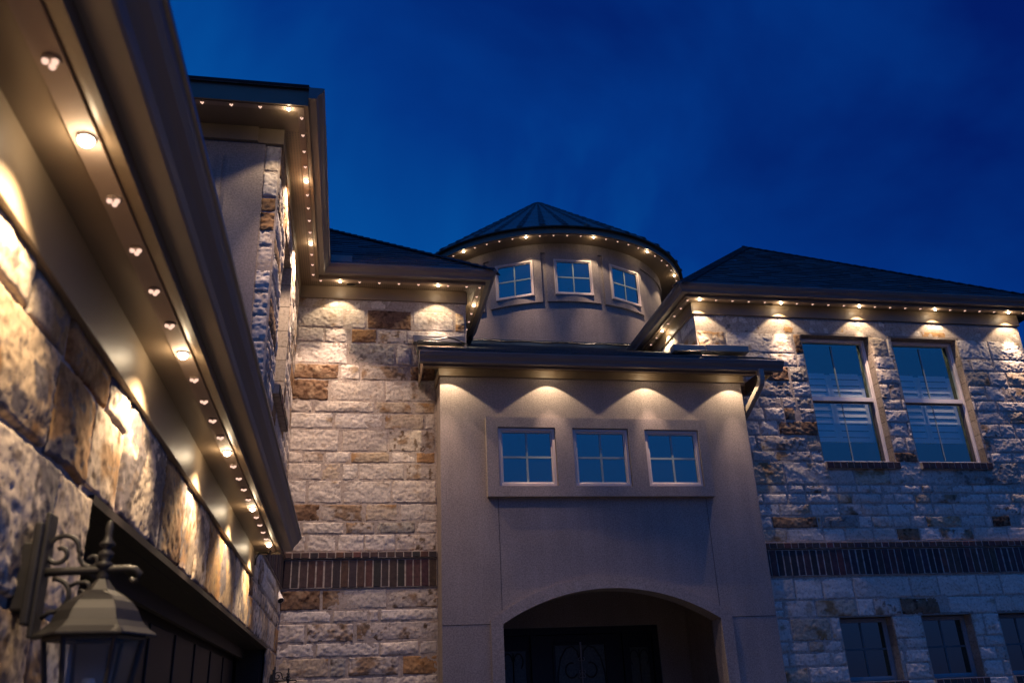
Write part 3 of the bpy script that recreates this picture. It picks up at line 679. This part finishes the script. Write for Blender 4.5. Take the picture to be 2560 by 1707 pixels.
DF = mb.build('door_frame', MFD, H)
for q in ((1.80, 2.12), (3.42, 3.66)):
    mb = MB_(); mb.box(q[0], q[1], 10.825, 10.835, -1.3, .62); mb.build('sidelight', MOBS, DF)
for c0 in (1.96, 3.54):
    mb = MB_()
    mb.tube([(c0, 10.815, -1.2), (c0, 10.815, .60)], .008, 6)
    for s in (-1, 1):
        mb.tube([(c0 + s * (.01 + .055 * (1 - math.cos(a_))), 10.815, .50 + .09 * math.sin(a_)) for a_ in [R_(q) for q in range(0, 260, 20)]], .008, 6)
    mb.build('ironwork', MIRON, DF)
mb = MB_(); mb.box(2.24, 2.47, 10.79, 10.83, -G, .79); mb.box(3.10, 3.32, 10.79, 10.83, -G, .79); mb.box(2.47, 3.10, 10.79, 10.83, .67, .79); mb.box(2.47, 3.10, 10.79, 10.83, -G, -.9)
mb.box(2.44, 3.13, 10.775, 10.79, .668, .70); mb.box(2.44, 2.472, 10.775, 10.79, -.9, .668); mb.box(3.098, 3.13, 10.775, 10.79, -.9, .668)
FD = mb.build('front_door', MFD, H, bevel=.004)
mb = MB_(); mb.box(2.47, 3.10, 10.805, 10.815, -.9, .67); mb.build('door_glass', MOBS, FD)
mb = MB_()
for s in (-1, 1):
    c0 = 2.79
    mb.tube([(c0 + s * x_, 10.797, z_) for x_, z_ in ((.30, -.3), (.305, .1), (.29, .35), (.25, .52), (.18, .63), (.10, .655), (.04, .60), (.02, .5))], .009, 6)
    mb.tube([(c0 + s * (.12 + .075 * math.cos(a_)), 10.797, .38 + .085 * math.sin(a_)) for a_ in [R_(q) for q in range(-150, 120, 20)]], .009, 6)
mb.build('ironwork', MIRON, FD)
mb = MB_(); mb.box(2.780, 2.800, 10.768, 10.774, .52, .70); mb.tube([(2.79, 10.765, .52), (2.79, 10.765, -.3)], .007, 6)
for zc_ in (.50, .36, .31, .14):
    for s in (-1, 1): mb.tube([(2.79 + s * (.022 + .017 * math.cos(a_)), 10.765, zc_ + .018 * math.sin(a_)) for a_ in [R_(q) for q in range(-180, 110, 24)]], .004, 6)
tag(mb.build('wreath_hanger', simple('grey_iron', (.30, .30, .36), .5)), 'grey scrolled metal hanger over the top of the dark front door', 'door hanger')
# --- turret
C0 = (3.515, 14.60); RD, RP, RL = 2.224, 2.254, 2.551
def cyl(rr): return lambda a, z, dp=0: (C0[0] + (rr - dp) * math.sin(R_(a)), C0[1] - (rr - dp) * math.cos(R_(a)), z)
def ring_slab(mb, r0, r1, z0, z1, n=120):
    pr = [(r0, z0), (r1, z0), (r1, z1), (r0, z1)]
    rs = [[(C0[0] + q * math.sin(2 * math.pi * k / n), C0[1] - q * math.cos(2 * math.pi * k / n), z) for q, z in pr] for k in range(n)]
    rs.append(rs[0]); mb.rings(rs, cap=False)
mb = MB_(); mb.lathe((C0[0], C0[1], 0), [(RD, 3.0), (RD, 7.2)], 120); DW = mb.build('turret_wall', MST, H, smooth=False)
TW = [(-33.9, -16.9, 6.215, 6.877), (-8.45, 8.45, 6.215, 6.874), (17.0, 34.0, 6.215, 6.877)]
mb = MB_(); fine = lambda a, b: list(np.arange(a, b + .01, (b - a) / max(1, round((b - a) / 2.1))))
for (a, b, hs) in ((-60, -39.6, []), (-36.9, -13.6, [TW[0]]), (-11.75, 11.7, [TW[1]]), (13.75, 36.5, [TW[2]])):
    wall_holes(mb, fine(a, b), [6.10, 6.55, 7.012], hs, cyl(RP), .029)
o = mb.build('turret_panel', MST, H); merge(o)
mb = MB_(); ring_slab(mb, RD - .01, RP, 7.013, 7.19); o = mb.build('turret_band', MST, H); merge(o)
for (a, b, c, e) in TW:
    am = R_((a + b) / 2); wv = 2 * RP * math.sin(R_((b - a) / 2)); ct = (C0[0] + 2.253 * math.sin(am), C0[1] - 2.253 * math.cos(am))
    O = (lambda am, ct: lambda u_, z_, o_: (ct[0] + u_ * math.cos(am) + o_ * math.sin(am), ct[1] + u_ * math.sin(am) - o_ * math.cos(am), z_))(am, ct)
    small_window(H, O, 0, (c + e) / 2, wv - .006, e - c, MGB, MWIN, .05)
mb = MB_(); ring_slab(mb, RD - .02, 2.60, ZT, ZT + .02); mb.build('soffit', MTRIM, H)
mb = MB_(); ring_slab(mb, 2.598, 2.618, ZT - .012, ZT + .095); mb.build('fascia', MTRIM, H)
mb = MB_(); ring_slab(mb, RL - .026, RL + .024, ZT - .008, ZT - .001); mb.build('light_track', MTRK, H)
# faceted shingle cone with a hip cap on every facet edge
NF = 44; AP = 9.40; ZE = ZT + .100; RE = 2.675
mb = MB_(); NC = 20; rng = random.Random(3)
for k in range(NF):
    a0, a1 = 2 * math.pi * (k + .5) / NF, 2 * math.pi * (k + 1.5) / NF
    for j in range(NC):
        q0, q1 = j / NC, min(1, (j + 1.35) / NC); rr0, rr1 = RE * (1 - q0), RE * (1 - q1); zz0 = ZE + (AP - ZE) * q0 + .030; zz1 = ZE + (AP - ZE) * q1 + .012
        mb.col = tuple(np.array((.15, .27, .29)) * rng.uniform(.92, 1.08))
        P = lambda rr, a, z: (C0[0] + rr * math.sin(a), C0[1] - rr * math.cos(a), z)
        mb.quad(P(rr0, a0, zz0), P(rr0, a1, zz0), P(rr1, a1, zz1), P(rr1, a0, zz1)); mb.quad(P(rr0, a0, zz0 - .022), P(rr0, a1, zz0 - .022), P(rr0, a1, zz0), P(rr0, a0, zz0))
    # cap
    A = Vector((math.sin(a0), -math.cos(a0), 0)); T = Vector((math.cos(a0), math.sin(a0), 0)); nsg = 14
    for j in range(nsg):
        q0, q1 = j / nsg, min(.985, (j + 1.2) / nsg); b0 = Vector((*C0, 0)) + A * (RE + .012) * (1 - q0) + Vector((0, 0, ZE + (AP - ZE) * q0 + .050)); b1 = Vector((*C0, 0)) + A * RE * (1 - q1) + Vector((0, 0, ZE + (AP - ZE) * q1 + .032))
        w0, w1 = min(.055, .05 * (1 - q0) + .012), min(.055, .05 * (1 - q1) + .010); mb.col = tuple(np.array((.075, .12, .13)) * rng.uniform(.85, 1.15))
        dn = Vector((0, 0, -.022)); mb.quad(b0 - T * w0 + dn, b0, b1, b1 - T * w1 + dn); mb.quad(b0, b0 + T * w0 + dn, b1 + T * w1 + dn, b1); mb.quad(b0 - T * w0 + dn, b0, b0 + T * w0 + dn, b0 + dn * 1.6)
mb.col = (.04, .045, .05); ring_slab(mb, 2.615, RE, ZE - .008, ZE + .006, 88)
mb.build('roof', MR, H, colors=True)
# --- plane roofs made of shingle courses
def shingle_plane(mb, org, e, s, L0, L1, n_max, seed, expo=.145, base=(.115, .130, .135)):
    """org: point on the eave, e: unit along eave, s: unit up the slope; L0(t), L1(t) give the span at slope distance t"""
    rng = random.Random(seed); org, e, s = Vector(org), Vector(e), Vector(s); nrm = e.cross(s).normalized()
    if nrm.z < 0: nrm = -nrm
    t_ = 0
    while t_ < n_max:
        a, b = L0(t_), L1(t_)
        if b - a < .02: break
        x = a
        while x < b:
            x2 = min(b, x + rng.uniform(.13, .33)); th = rng.choice((.007, .013)); q = base; mb.col = tuple(np.array(q) * rng.uniform(.8, 1.2))
            up = t_ + expo + .02; lo = org + e * x + s * t_ + nrm * (th + .010); l2 = org + e * x2 + s * t_ + nrm * (th + .010)
            h1 = org + e * max(x, L0(up)) + s * up + nrm * .004; h2 = org + e * min(x2, max(L1(up), L0(up))) + s * up + nrm * .004
            mb.quad(lo, l2, h2, h1); mb.quad(lo - nrm * (th + .004), l2 - nrm * (th + .004), l2, lo); x = x2
        t_ += expo
def hipcaps(mb, A, B, seed, w=.12):
    rng = random.Random(seed); A, B = Vector(A), Vector(B); L = (B - A).length; n = int(L / .14); dr = (B - A).normalized(); sd = dr.cross(Vector((0, 0, 1))).normalized()
    for k in range(n):
        p = A + dr * (k * .14) + Vector((0, 0, .032)); q = A + dr * ((k + 1.25) * .14) + Vector((0, 0, .018)); mb.col = tuple(np.array((.05, .05, .052)) * rng.uniform(.7, 1.25)); dn = Vector((0, 0, -.055))
        mb.quad(p - sd * w + dn, p, q, q - sd * w + dn); mb.quad(p, p + sd * w + dn, q + sd * w + dn, q); mb.quad(p - sd * w + dn, p, p + sd * w + dn)
# entry roof
se = Vector((0, 1, .445)).normalized(); ky = se.y
mb = MB_(); shingle_plane(mb, (0, 8.50, 3.548), (1, 0, 0), se, lambda t_: .69 if 8.5 + t_ * ky < 9.26 else 1.27, lambda t_: 4.75 if 8.5 + t_ * ky < 9.29 else 4.19, 4.6 / ky, 2)
mb.col = (.05, .05, .05); mb.quad((.69, 8.5, 3.53), (4.75, 8.5, 3.53), (4.75, 13.2, 3.53 + 4.7 * .445), (.69, 13.2, 3.53 + 4.7 * .445)); mb.build('roof', MR, H, colors=True)
# left stone wing roof (pitch 0.8) and the roof over the tall left wing
p8 = .80; s1 = Vector((0, 1, p8)).normalized(); s2 = Vector((-1, 0, p8)).normalized()
mb = MB_(); yE, zE, xE = 8.945, 4.775, 1.585
shingle_plane(mb, (0, yE, zE), (1, 0, 0), s1, lambda t_: -.36 - s1.y * t_, lambda t_: xE - s1.y * t_, 4.0 / s1.y, 3)
mb2_L = (xE - 4.0, yE + 4.0, zE + 3.2)
shingle_plane(mb, (xE, yE, zE), (0, 1, 0), s2, lambda t_: t_ * -s2.x, lambda t_: 4.6, 4.0 / -s2.x, 4, .145)
hipcaps(mb, (xE, yE, zE + .01), mb2_L, 5); mb.build('roof', MR, H, colors=True)
mb = MB_(); s3 = Vector((-1, 0, p8)).normalized()
shingle_plane(mb, (-.345, 5.93, zE), (0, 1, 0), s3, lambda t_: t_ * -s3.x, lambda t_: 3.2 + t_ * -s3.x, 3 / -s3.x, 6)
shingle_plane(mb, (-.345, 5.93, zE + .012), (-1, 0, 0), Vector((0, 1, p8)).normalized(), lambda t_: t_ * s1.y, lambda t_: 4.0, 2.5 / s1.y, 7)
mb.col = (.03, .03, .032); mb.box(-4.2, -.46, 5.915, 5.96, Z2 + .150, Z2 + .172); mb.build('roof', MR, H, colors=True)
# right wing roof: apex far back, unequal slopes
A0 = Vector((3.93, 9.02, 4.775)); AP2 = Vector((6.48, 12.0, 7.09)); B0 = Vector((9.03 + .15, 9.02, 4.775))
sF = Vector((0, AP2.y - A0.y, AP2.z - A0.z)); LF = sF.length; sF.normalize(); sS = Vector((AP2.x - A0.x, 0, AP2.z - A0.z)); LS = sS.length; sS.normalize()
mb = MB_()
shingle_plane(mb, (0, A0.y, A0.z), (1, 0, 0), sF, lambda t_: A0.x + (AP2.x - A0.x) * t_ / LF, lambda t_: B0.x + (AP2.x - B0.x) * t_ / LF, LF, 8)
shingle_plane(mb, A0, (0, 1, 0), sS, lambda t_: (AP2.y - A0.y) * t_ / LS, lambda t_: 6.0, LS, 9)
s4 = Vector((AP2.x - B0.x, 0, AP2.z - A0.z)).normalized()
shingle_plane(mb, B0, (0, 1, 0), s4, lambda t_: (AP2.y - A0.y) * t_ / LS, lambda t_: 6.0, LS, 10)
hipcaps(mb, A0, AP2, 11); hipcaps(mb, AP2, B0, 12); mb.build('roof', MR, H, colors=True)
# garage roof
mb = MB_(); shingle_plane(mb, (-.40, -1.5, ZG + .14), (0, 1, 0), Vector((-1, 0, .35)).normalized(), lambda t_: 0, lambda t_: 8.1 if t_ < .3 else 7.83, 3.6, 13)
mb.build('roof', MR, H, colors=True)
# --- flashings where the entry roof meets the stone
for q in ((.634, 1.240, 9.165, 9.262, 3.925, 4.015), (3.800, 4.212, 9.155, 9.288, 3.912, 3.996), (4.222, 4.780, 9.150, 9.288, 3.918, 4.004), (-.334, -.09, 9.04, 9.12, 4.86, 4.945)):
    mb = MB_(); mb.box(*q); mb.build('flashing', MFLASH, H, bevel=.006)
mb = MB_(); n = 72; rs = []
for k in range(n + 1):
    a = R_(-65 + 130 * k / n); y_ = C0[1] - RD * math.cos(a); zr_ = 3.55 + .445 * (y_ - 8.45)
    rs.append([(C0[0] + q * math.sin(a), C0[1] - q * math.cos(a), z_) for q, z_ in ((RD + .002, zr_ + .085), (RD + .008, zr_ + .085), (RD + .008, zr_ - .05), (RD + .002, zr_ - .05))])
mb.rings(rs); mb.build('flashing', MRING, H)
# --- garage door, lintel and jambs
mb = MB_(); mb.box(-.90, -.735, 2.465, 8.12, .545, .572); mb.box(-.735, -.684, 2.45, 8.14, .548, .573); mb.box(-.90, -.87, 2.465, 8.12, .47, .545)
mb.box(-.93, -.735, 2.467, 2.50, -G, .545); mb.box(-.93, -.735, 8.085, 8.118, -G, .545); mb.build('door_surround', MLIN, H)
mb = MB_()
for k in range(4):
    z0, z1 = -G + k * .535, -G + (k + 1) * .535 - .008; mb.box(-1.0, -.955, 2.50, 8.085, z0, min(z1, .545))
    for j in range(8): a = 2.56 + j * .69; mb.box(-.956, -.945, a, a + .60, z0 + .08, z1 - .08)
GD = mb.build('garage_door', MDOOR, H, bevel=.006)
# --- inner leaves behind the stone so that no daylight shows through
mb = MB_(); mb.box(-1.15, -.72, 8.125, 9.9, -G, Z2 - .01); mb.box(-1.15, -.72, -1.2, 2.46, -G, 1.0); mb.box(-1.15, -.72, 2.46, 8.125, .58, 1.08); mb.box(-1.12, -1.06, 2.40, 8.2, -G, .6)
mb.box(-1.3, -1.2, 6.5, 9.3, 1.2, 4.6); mb.build('inner_wall', MDARK, H)
# --- entry downspout
mb = MB_()
def rtube(mb, P, wx, wn):
    P = [Vector(p) for p in P]; rs = []
    for i, p in enumerate(P):
        tg = (P[min(i + 1, len(P) - 1)] - P[max(i - 1, 0)]).normalized(); a = Vector((1, 0, 0)); b = tg.cross(a).normalized(); a = b.cross(tg).normalized()
        cc = .008; rs.append([p + a * x_ + b * y_ for x_, y_ in ((-wx + cc, -wn), (wx - cc, -wn), (wx, -wn + cc), (wx, wn - cc), (wx - cc, wn), (-wx + cc, wn), (-wx, wn - cc), (-wx, -wn + cc))])
    mb.rings(rs)
rtube(mb, [(4.555, 8.545, 3.44), (4.555, 8.545, 3.36), (4.555, 8.55, 3.325), (4.554, 8.565, 3.295), (4.553, 8.60, 3.265), (4.548, 8.66, 3.232), (4.527, 8.96, 3.07), (4.518, 9.02, 3.04), (4.51, 9.05, 3.01), (4.508, 9.06, 2.96), (4.508, 9.06, -G)], .030, .040)
mb.build('downspout', simple('downspout_paint', (.34, .30, .26), .4), H)
# --- soffit can lights, unlit
for k, (x_, y_, lb) in enumerate(((-.095, 9.20, 'round unlit soffit can light above the left stone wall'), (5.215, 9.262, 'round unlit soffit can light left of the two tall windows'), (8.489, 9.262, 'round unlit soffit can light near the right edge of the photo'))):
    mb = MB_(); rr, n = .058, 28
    rs = [[(x_ + (rr + dr) * math.cos(2 * math.pi * q / n), y_ + .0 + (rr + dr) * .72 * math.sin(2 * math.pi * q / n), Z2 + dz) for q in range(n)] for dr, dz in ((.012, -.001), (.012, -.007), (0, -.009), (-.004, -.002))]
    mb.rings(rs, cap=False); T = empty('soffit_downlight', (x_, y_, Z2)); tag(T, lb, 'downlight', 'unlit can lights in the soffits'); mb.build('trim_ring', MTRIM, T, smooth=True)
    mb = MB_(); mb.add([(x_ + .054 * math.cos(2 * math.pi * q / n), y_ + .040 * math.sin(2 * math.pi * q / n), Z2 - .0015) for q in range(n)], [tuple(range(n))]); mb.build('lens', MDARK, T)
# ------------------------------------------------------------------ eave lights
def light_mesh(name, lit):
    mb = MB_(); n = 14
    mb.m = 0; mb.lathe((0, 0, 0), [(.017, 0), (.017, -.004), (.013, -.007)], n)
    mb.m = 1
    def ball(c, r_, k=8, j=5):
        mb.rings([[(c[0] + r_ * math.sin(math.pi * i / j) * math.cos(2 * math.pi * q / k), c[1] + r_ * math.sin(math.pi * i / j) * math.sin(2 * math.pi * q / k), c[2] - r_ * math.cos(math.pi * i / j)) for q in range(k)] for i in range(1, j)])
    if lit: ball((0, 0, -.007), .0155, 14, 8)
    else:
        for a_ in (90, 210, 330): ball((.0092 * math.cos(R_(a_)), .0092 * math.sin(R_(a_)), -.009), .0066)
    me_o = mb.build(name, [MTRK, MBRT if lit else MDIM]); me = me_o.data
    me.transform(Matrix.Translation((0, 0, -G))); bpy.data.objects.remove(me_o); return me
ML, MD = light_mesh('eave_light_lit', True), light_mesh('eave_light_dim', False)
spotE = bpy.data.lights.new('beam_edge', 'SPOT'); spotE.energy = P_EDGE; spotE.color = (1.0, .73, .45); spotE.spot_size = R_(107); spotE.spot_blend = .14; spotE.shadow_soft_size = .004
spotF = bpy.data.lights.new('beam_flood', 'SPOT'); spotF.energy = P_FLOOD; spotF.color = SOFTW; spotF.spot_size = R_(44); spotF.spot_blend = 1.0; spotF.shadow_soft_size = .004
spotW = bpy.data.lights.new('beam_wide', 'SPOT'); spotW.energy = P_WIDE; spotW.color = SOFTW; spotW.spot_size = R_(112); spotW.spot_blend = .25; spotW.shadow_soft_size = .004
haloP = bpy.data.lights.new('lens_halo', 'POINT'); haloP.energy = P_HALO; haloP.color = (1.0, .74, .45); haloP.shadow_soft_size = .004; haloP.specular_factor = 0; spotE.specular_factor = .15; spotF.specular_factor = .3
spotN = bpy.data.lights.new('beam_near', 'SPOT'); spotN.energy = P_NEAR; spotN.color = WARM; spotN.spot_size = R_(122); spotN.spot_blend = .35; spotN.shadow_soft_size = .004; spotN.specular_factor = .1
def variant(L, k):
    q = L.copy(); q.energy = L.energy * k; return q
VAR = [tuple(variant(L, k) for L in (spotE, spotF, haloP)) for k in (1.0, .86, 1.14, .93, 1.06)]
VEN = (variant(spotE, 1.15), variant(spotF, .40), variant(haloP, .9))
for v_ in VAR: v_[0].spot_blend = .30; v_[0].energy *= 1.15
cnt = [0]
proto = {}
def eave_light(x_, y_, z_, lit, where, wide=None, tilt=(0, 0), lamps=None):
    key = (lit, where)
    if key not in proto:
        o = bpy.data.objects.new('eave_light', ML if lit else MD); COL.objects.link(o); proto[key] = o
        tag(o, ('brightly lit round puck light ' if lit else 'small dimly lit round puck light ') + where, 'eave light', ('bright' if lit else 'dim') + ' puck lights ' + where)
    else: o = proto[key].copy(); COL.objects.link(o)
    o.location = (x_, y_, z_ - .008 + G)
    if lit:
        cnt[0] += 1; ve, vf, vh = lamps or VAR[(cnt[0] * 3) % 5]
        tilt = (tilt[0] + .035 * math.sin(cnt[0] * 2.1), tilt[1] + .035 * math.cos(cnt[0] * 1.7))
        for dd, k in ((ve, 0), (vf, 1), (vh, 2)) + (((wide, 3),) if wide else ()):
            s = bpy.data.objects.new(dd.name.split('.')[0], dd); COL.objects.link(s); s.parent = o; s.location = (0, 0, -.030)
            if k == 1: s.rotation_euler = (tilt[0], tilt[1], 0)
    return o
TL = R_(3)
WG = 'in the track under the low garage eave'
for k in range(-4, 22): eave_light(-.55, 1.555 + SP * (k - 1), ZG, (k - 1) % 5 == 0, WG, spotN, tilt=(0, -TL))
WF = 'under the front eave of the tall left wing'
for k in range(0, 8): eave_light(-.62 - SP * k, 6.01, Z2, k % 5 == 0, WF, tilt=(TL, 0))
WU = 'under the side eave of the tall left wing'
for k in range(13): eave_light(-.52, 6.12 + .2375 * k, Z2, k % 5 == 4, WU, spotW, tilt=(0, -TL))
WS = 'under the eave above the left stone wall'
for k, x_ in enumerate((-.44, -.219, .005, .232, .460, .690, .922, 1.04, 1.263)): eave_light(x_, 9.11, Z2, k in (1, 6), WS, tilt=(TL, 0))
WS2 = 'under the short return of the left stone wing eave'
for k in range(7): eave_light(1.42, 9.12 + .2475 * k, Z2, k == 2, WS2, tilt=(0, TL))
WR = 'under the long eave of the right wing'
for k in range(23): eave_light(4.237 + .2215 * k, 9.19, Z2, k % 5 == 0, WR, tilt=(TL, 0))
WR2 = 'under the side eave of the right wing'
for k in range(9): eave_light(4.09, 9.225 + .240 * k, Z2, k == 4, WR2, tilt=(0, TL))
WT = 'around the curved turret eave'
for k in range(-3, 24):
    a = R_(-54.6 + 5.147 * k); eave_light(C0[0] + RL * math.sin(a), C0[1] - RL * math.cos(a), ZT, k % 5 == 2, WT, tilt=(TL * math.cos(a), TL * math.sin(a)))
WE = 'hidden behind the entry gutter'
for x_ in (.985, 2.12, 3.262, 4.30): eave_light(x_, 8.69, 3.482, True, WE, tilt=(TL, 0), lamps=VEN)
# ------------------------------------------------------------------ wall lanterns
def lantern(y, z, label):
    T = empty('wall_lantern', (-.70, y, z)); tag(T, label, 'wall lantern', 'wall lanterns beside the garage door')
    X = -.525
    mb = MB_(); mb.box(-.664, -.648, y - .045, y + .045, z - .11, z + .10); mb.box(-.652, -.640, y - .026, y + .026, z - .135, z + .125); mb.box(-.70, -.660, y - .03, y + .03, z - .08, z + .06); mb.build('back_plate', MLAN, T, bevel=.004)
    mb = MB_(); mb.tube([(-.645, y, z), (-.60, y, z + .002), (X, y, z + .004), (-.475, y, z + .006), (-.460, y, z + .004), (-.450, y, z - .006), (-.453, y, z - .018), (-.463, y, z - .021), (-.469, y, z - .014)], [.009, .009, .009, .0075, .007, .0065, .006, .005, .004], 10)
    mb.build('arm', MLAN, T, smooth=True)
    mb = MB_()
    sc_ = lambda cx, cz, r0_, r1_, a0, a1, n_: [(cx + (r0_ + (r1_ - r0_) * k / n_) * math.cos(R_(a0 + (a1 - a0) * k / n_)), y, cz + (r0_ + (r1_ - r0_) * k / n_) * math.sin(R_(a0 + (a1 - a0) * k / n_))) for k in range(n_ + 1)]
    mb.tube([(-.573, y, z + .035)] + sc_(-.612, z + .046, .031, .033, 0, 180, 10) + sc_(-.620, z + .040, .025, .010, 180, 470, 16), .0052, 8)
    mb.tube([(-.579, y, z + .048), (-.578, y, z + .030), (-.568, y, z + .014)] + sc_(-.552, z + .024, .016, .007, 220, 520, 14), .0048, 8)
    mb.tube(sc_(-.622, z - .050, .037, .032, 95, -90, 12) + [(-.636, y, z - .095)], .0052, 8)
    mb.tube([(-.590, y, z - .03), (-.588, y, z - .055)] + sc_(-.578, z - .062, .012, .006, 180, 460, 12), .0045, 8)
    mb.tube([(-.590, y, z - .03), (-.575, y, z - .022)] + sc_(-.560, z - .034, .013, .006, 110, -160, 12), .0045, 8); mb.build('scrollwork', MLAN, T, smooth=True)
    mb = MB_(); mb.lathe((X, y, z), [(.010, -.020), (.012, -.010), (.010, .006), (.016, .010), (.0165, .018), (.008, .024), (.015, .032), (.016, .040), (.006, .050), (.016, .056), (.0165, .060), (.009, .068), (.0065, .080), (.0085, .094), (.0055, .108), (.001, .112)], 18); mb.build('finial', MLAN, T, smooth=True)
    mb = MB_(); n = 6; ph = R_(8)
    prof = [(.012, -.016), (.018, -.024), (.030, -.040), (.050, -.052), (.066, -.064), (.080, -.082), (.090, -.104), (.104, -.118), (.122, -.131), (.122, -.135), (.096, -.132)]
    mb.rings([[(X + rr * math.cos(ph + 2 * math.pi * k / n), y + rr * math.sin(ph + 2 * math.pi * k / n), z + zz) for k in range(n)] for rr, zz in prof], cap=False); HD = mb.build('hood', MLAN, T)
    mb = MB_()
    for k in range(n):
        for f in (0, 1):
            a = ph + 2 * math.pi * k / n; b = ph + 2 * math.pi * (k + 1) / n
        P = lambda rr, aa, zz: Vector((X + rr * math.cos(aa), y + rr * math.sin(aa), z + zz))
        mb.tube([P(.096, a, -.134), P(.058, a, -.36)], .0055, 6); mb.tube([P(.058, a, -.36), P(.058, b, -.36)], .006, 6); mb.tube([P(.096, a, -.137), P(.096, b, -.137)], .006, 6)
    mb.lathe((X, y, z), [(.058, -.362), (.05, -.375), (.02, -.39), (.012, -.41), (.004, -.425)], 12); CG = mb.build('cage', MLAN, T)
    mb = MB_()
    mb.rings([[(X + rr * math.cos(ph + 2 * math.pi * k / n), y + rr * math.sin(ph + 2 * math.pi * k / n), z + zz) for k in range(n)] for rr, zz in ((.093, -.137), (.056, -.36))], cap=False); mb.build('glass', MLG, T)
    mb = MB_(); mb.lathe((X, y, z), [(.012, -.30), (.013, -.22), (.010, -.215)], 12); mb.lathe((X, y, z), [(.02, -.36), (.02, -.31), (.013, -.30)], 12); mb.build('candle_socket', MSHUT, T)
lantern(2.03, .306, 'bronze lantern with scrolled bracket on stone in the near left foreground')
lantern(8.62, .306, 'far small lantern, only its scroll and finial tip showing below the security camera')
# ------------------------------------------------------------------ security camera
T = empty('security_camera', (-.70, 8.90, 1.08)); tag(T, 'small white bullet security camera on the stone corner below the brick band', 'security camera')
mb = MB_(); ax = Vector((.35, -.55, -.62)).normalized(); p0 = Vector((-.700, 8.93, 1.125)); mb.tube([p0 - ax * .02, p0, p0 + ax * .10, p0 + ax * .128], [.020, .030, .032, .033], 20); mb.build('body', MCAM, T)
mb = MB_(); q = p0 + ax * .1285; mb.tube([q, q + ax * .003], [.029, .027], 20); mb.tube([q + ax * .003, q + ax * .008], [.012, .010], 12); mb.build('lens', MIRON, T)
mb = MB_(); mb.tube([p0 + Vector((-.01, .02, -.055)), p0 + ax * .03 + Vector((0, 0, -.045)), p0 + ax * .05 + Vector((0, 0, -.02))], .011, 10); mb.build('mount', MCAM, T)
# ------------------------------------------------------------------ cables
def rz(x_, y_): return 3.585 + .445 * (y_ - 8.45)
mb = MB_(); rng = random.Random(1)
for s in (0, .05):
    pts = []
    for k in range(26):
        a = R_(-58 + 82 * k / 25); rr = 2.44 + s + .05 * math.sin(k * 1.3 + s * 40); x_, y_ = C0[0] + rr * math.sin(a), C0[1] - rr * math.cos(a)
        pts.append((x_, y_, rz(x_, y_) + .012 + .02 * abs(math.sin(k * .7))))
    mb.tube(pts, .012, 6)
tag(mb.build('cable', MCABLE), 'black cable lying on the shingles round the foot of the turret', 'cable')
mb = MB_(); mb.tube([(1.262, 9.14, 3.90), (1.20, 9.08, 3.90), (1.10, 9.06, 3.93), (1.02, 9.06, 3.945), (.93, 9.06, 3.92), (.80, 9.07, 3.92), (.68, 9.08, 3.90), (.66, 9.06, 3.84), (.675, 9.02, 3.72), (.69, 9.0, 3.60), (.685, 8.98, 3.52), (.70, 8.95, 3.43), (.73, 8.93, 3.405)], .008, 6)
mb.tube([(1.262, 9.12, 3.90), (.95, 9.05, 3.885), (.70, 9.03, 3.88)], .006, 6)
tag(mb.build('cable', MCABLE), 'black cable looping past the left end of the entry gutter', 'cable')
mb = MB_(); mb.tube([(-.56, 6.38, ZG - .012), (-.57, 6.44, ZG - .022), (-.60, 6.455, ZG - .010), (-.64, 6.45, ZG - .012), (-.662, 6.44, ZG - .05), (-.664, 6.42, ZG - .10)], .006, 6)
tag(mb.build('cable', MCABLE), 'short black cable bent down at the far end of the garage eave', 'cable')
mb = MB_(); mb.tube([(3.85, 9.14, 3.90), (4.0, 9.12, 3.895), (4.12, 9.13, 3.905), (4.2, 9.14, 3.915), (4.3, 9.13, 3.90)], .006, 6)
tag(mb.build('cable', MCABLE), 'thin black cable in front of the metal flashing at the right wing', 'cable')
bpy.context.view_layer.update()
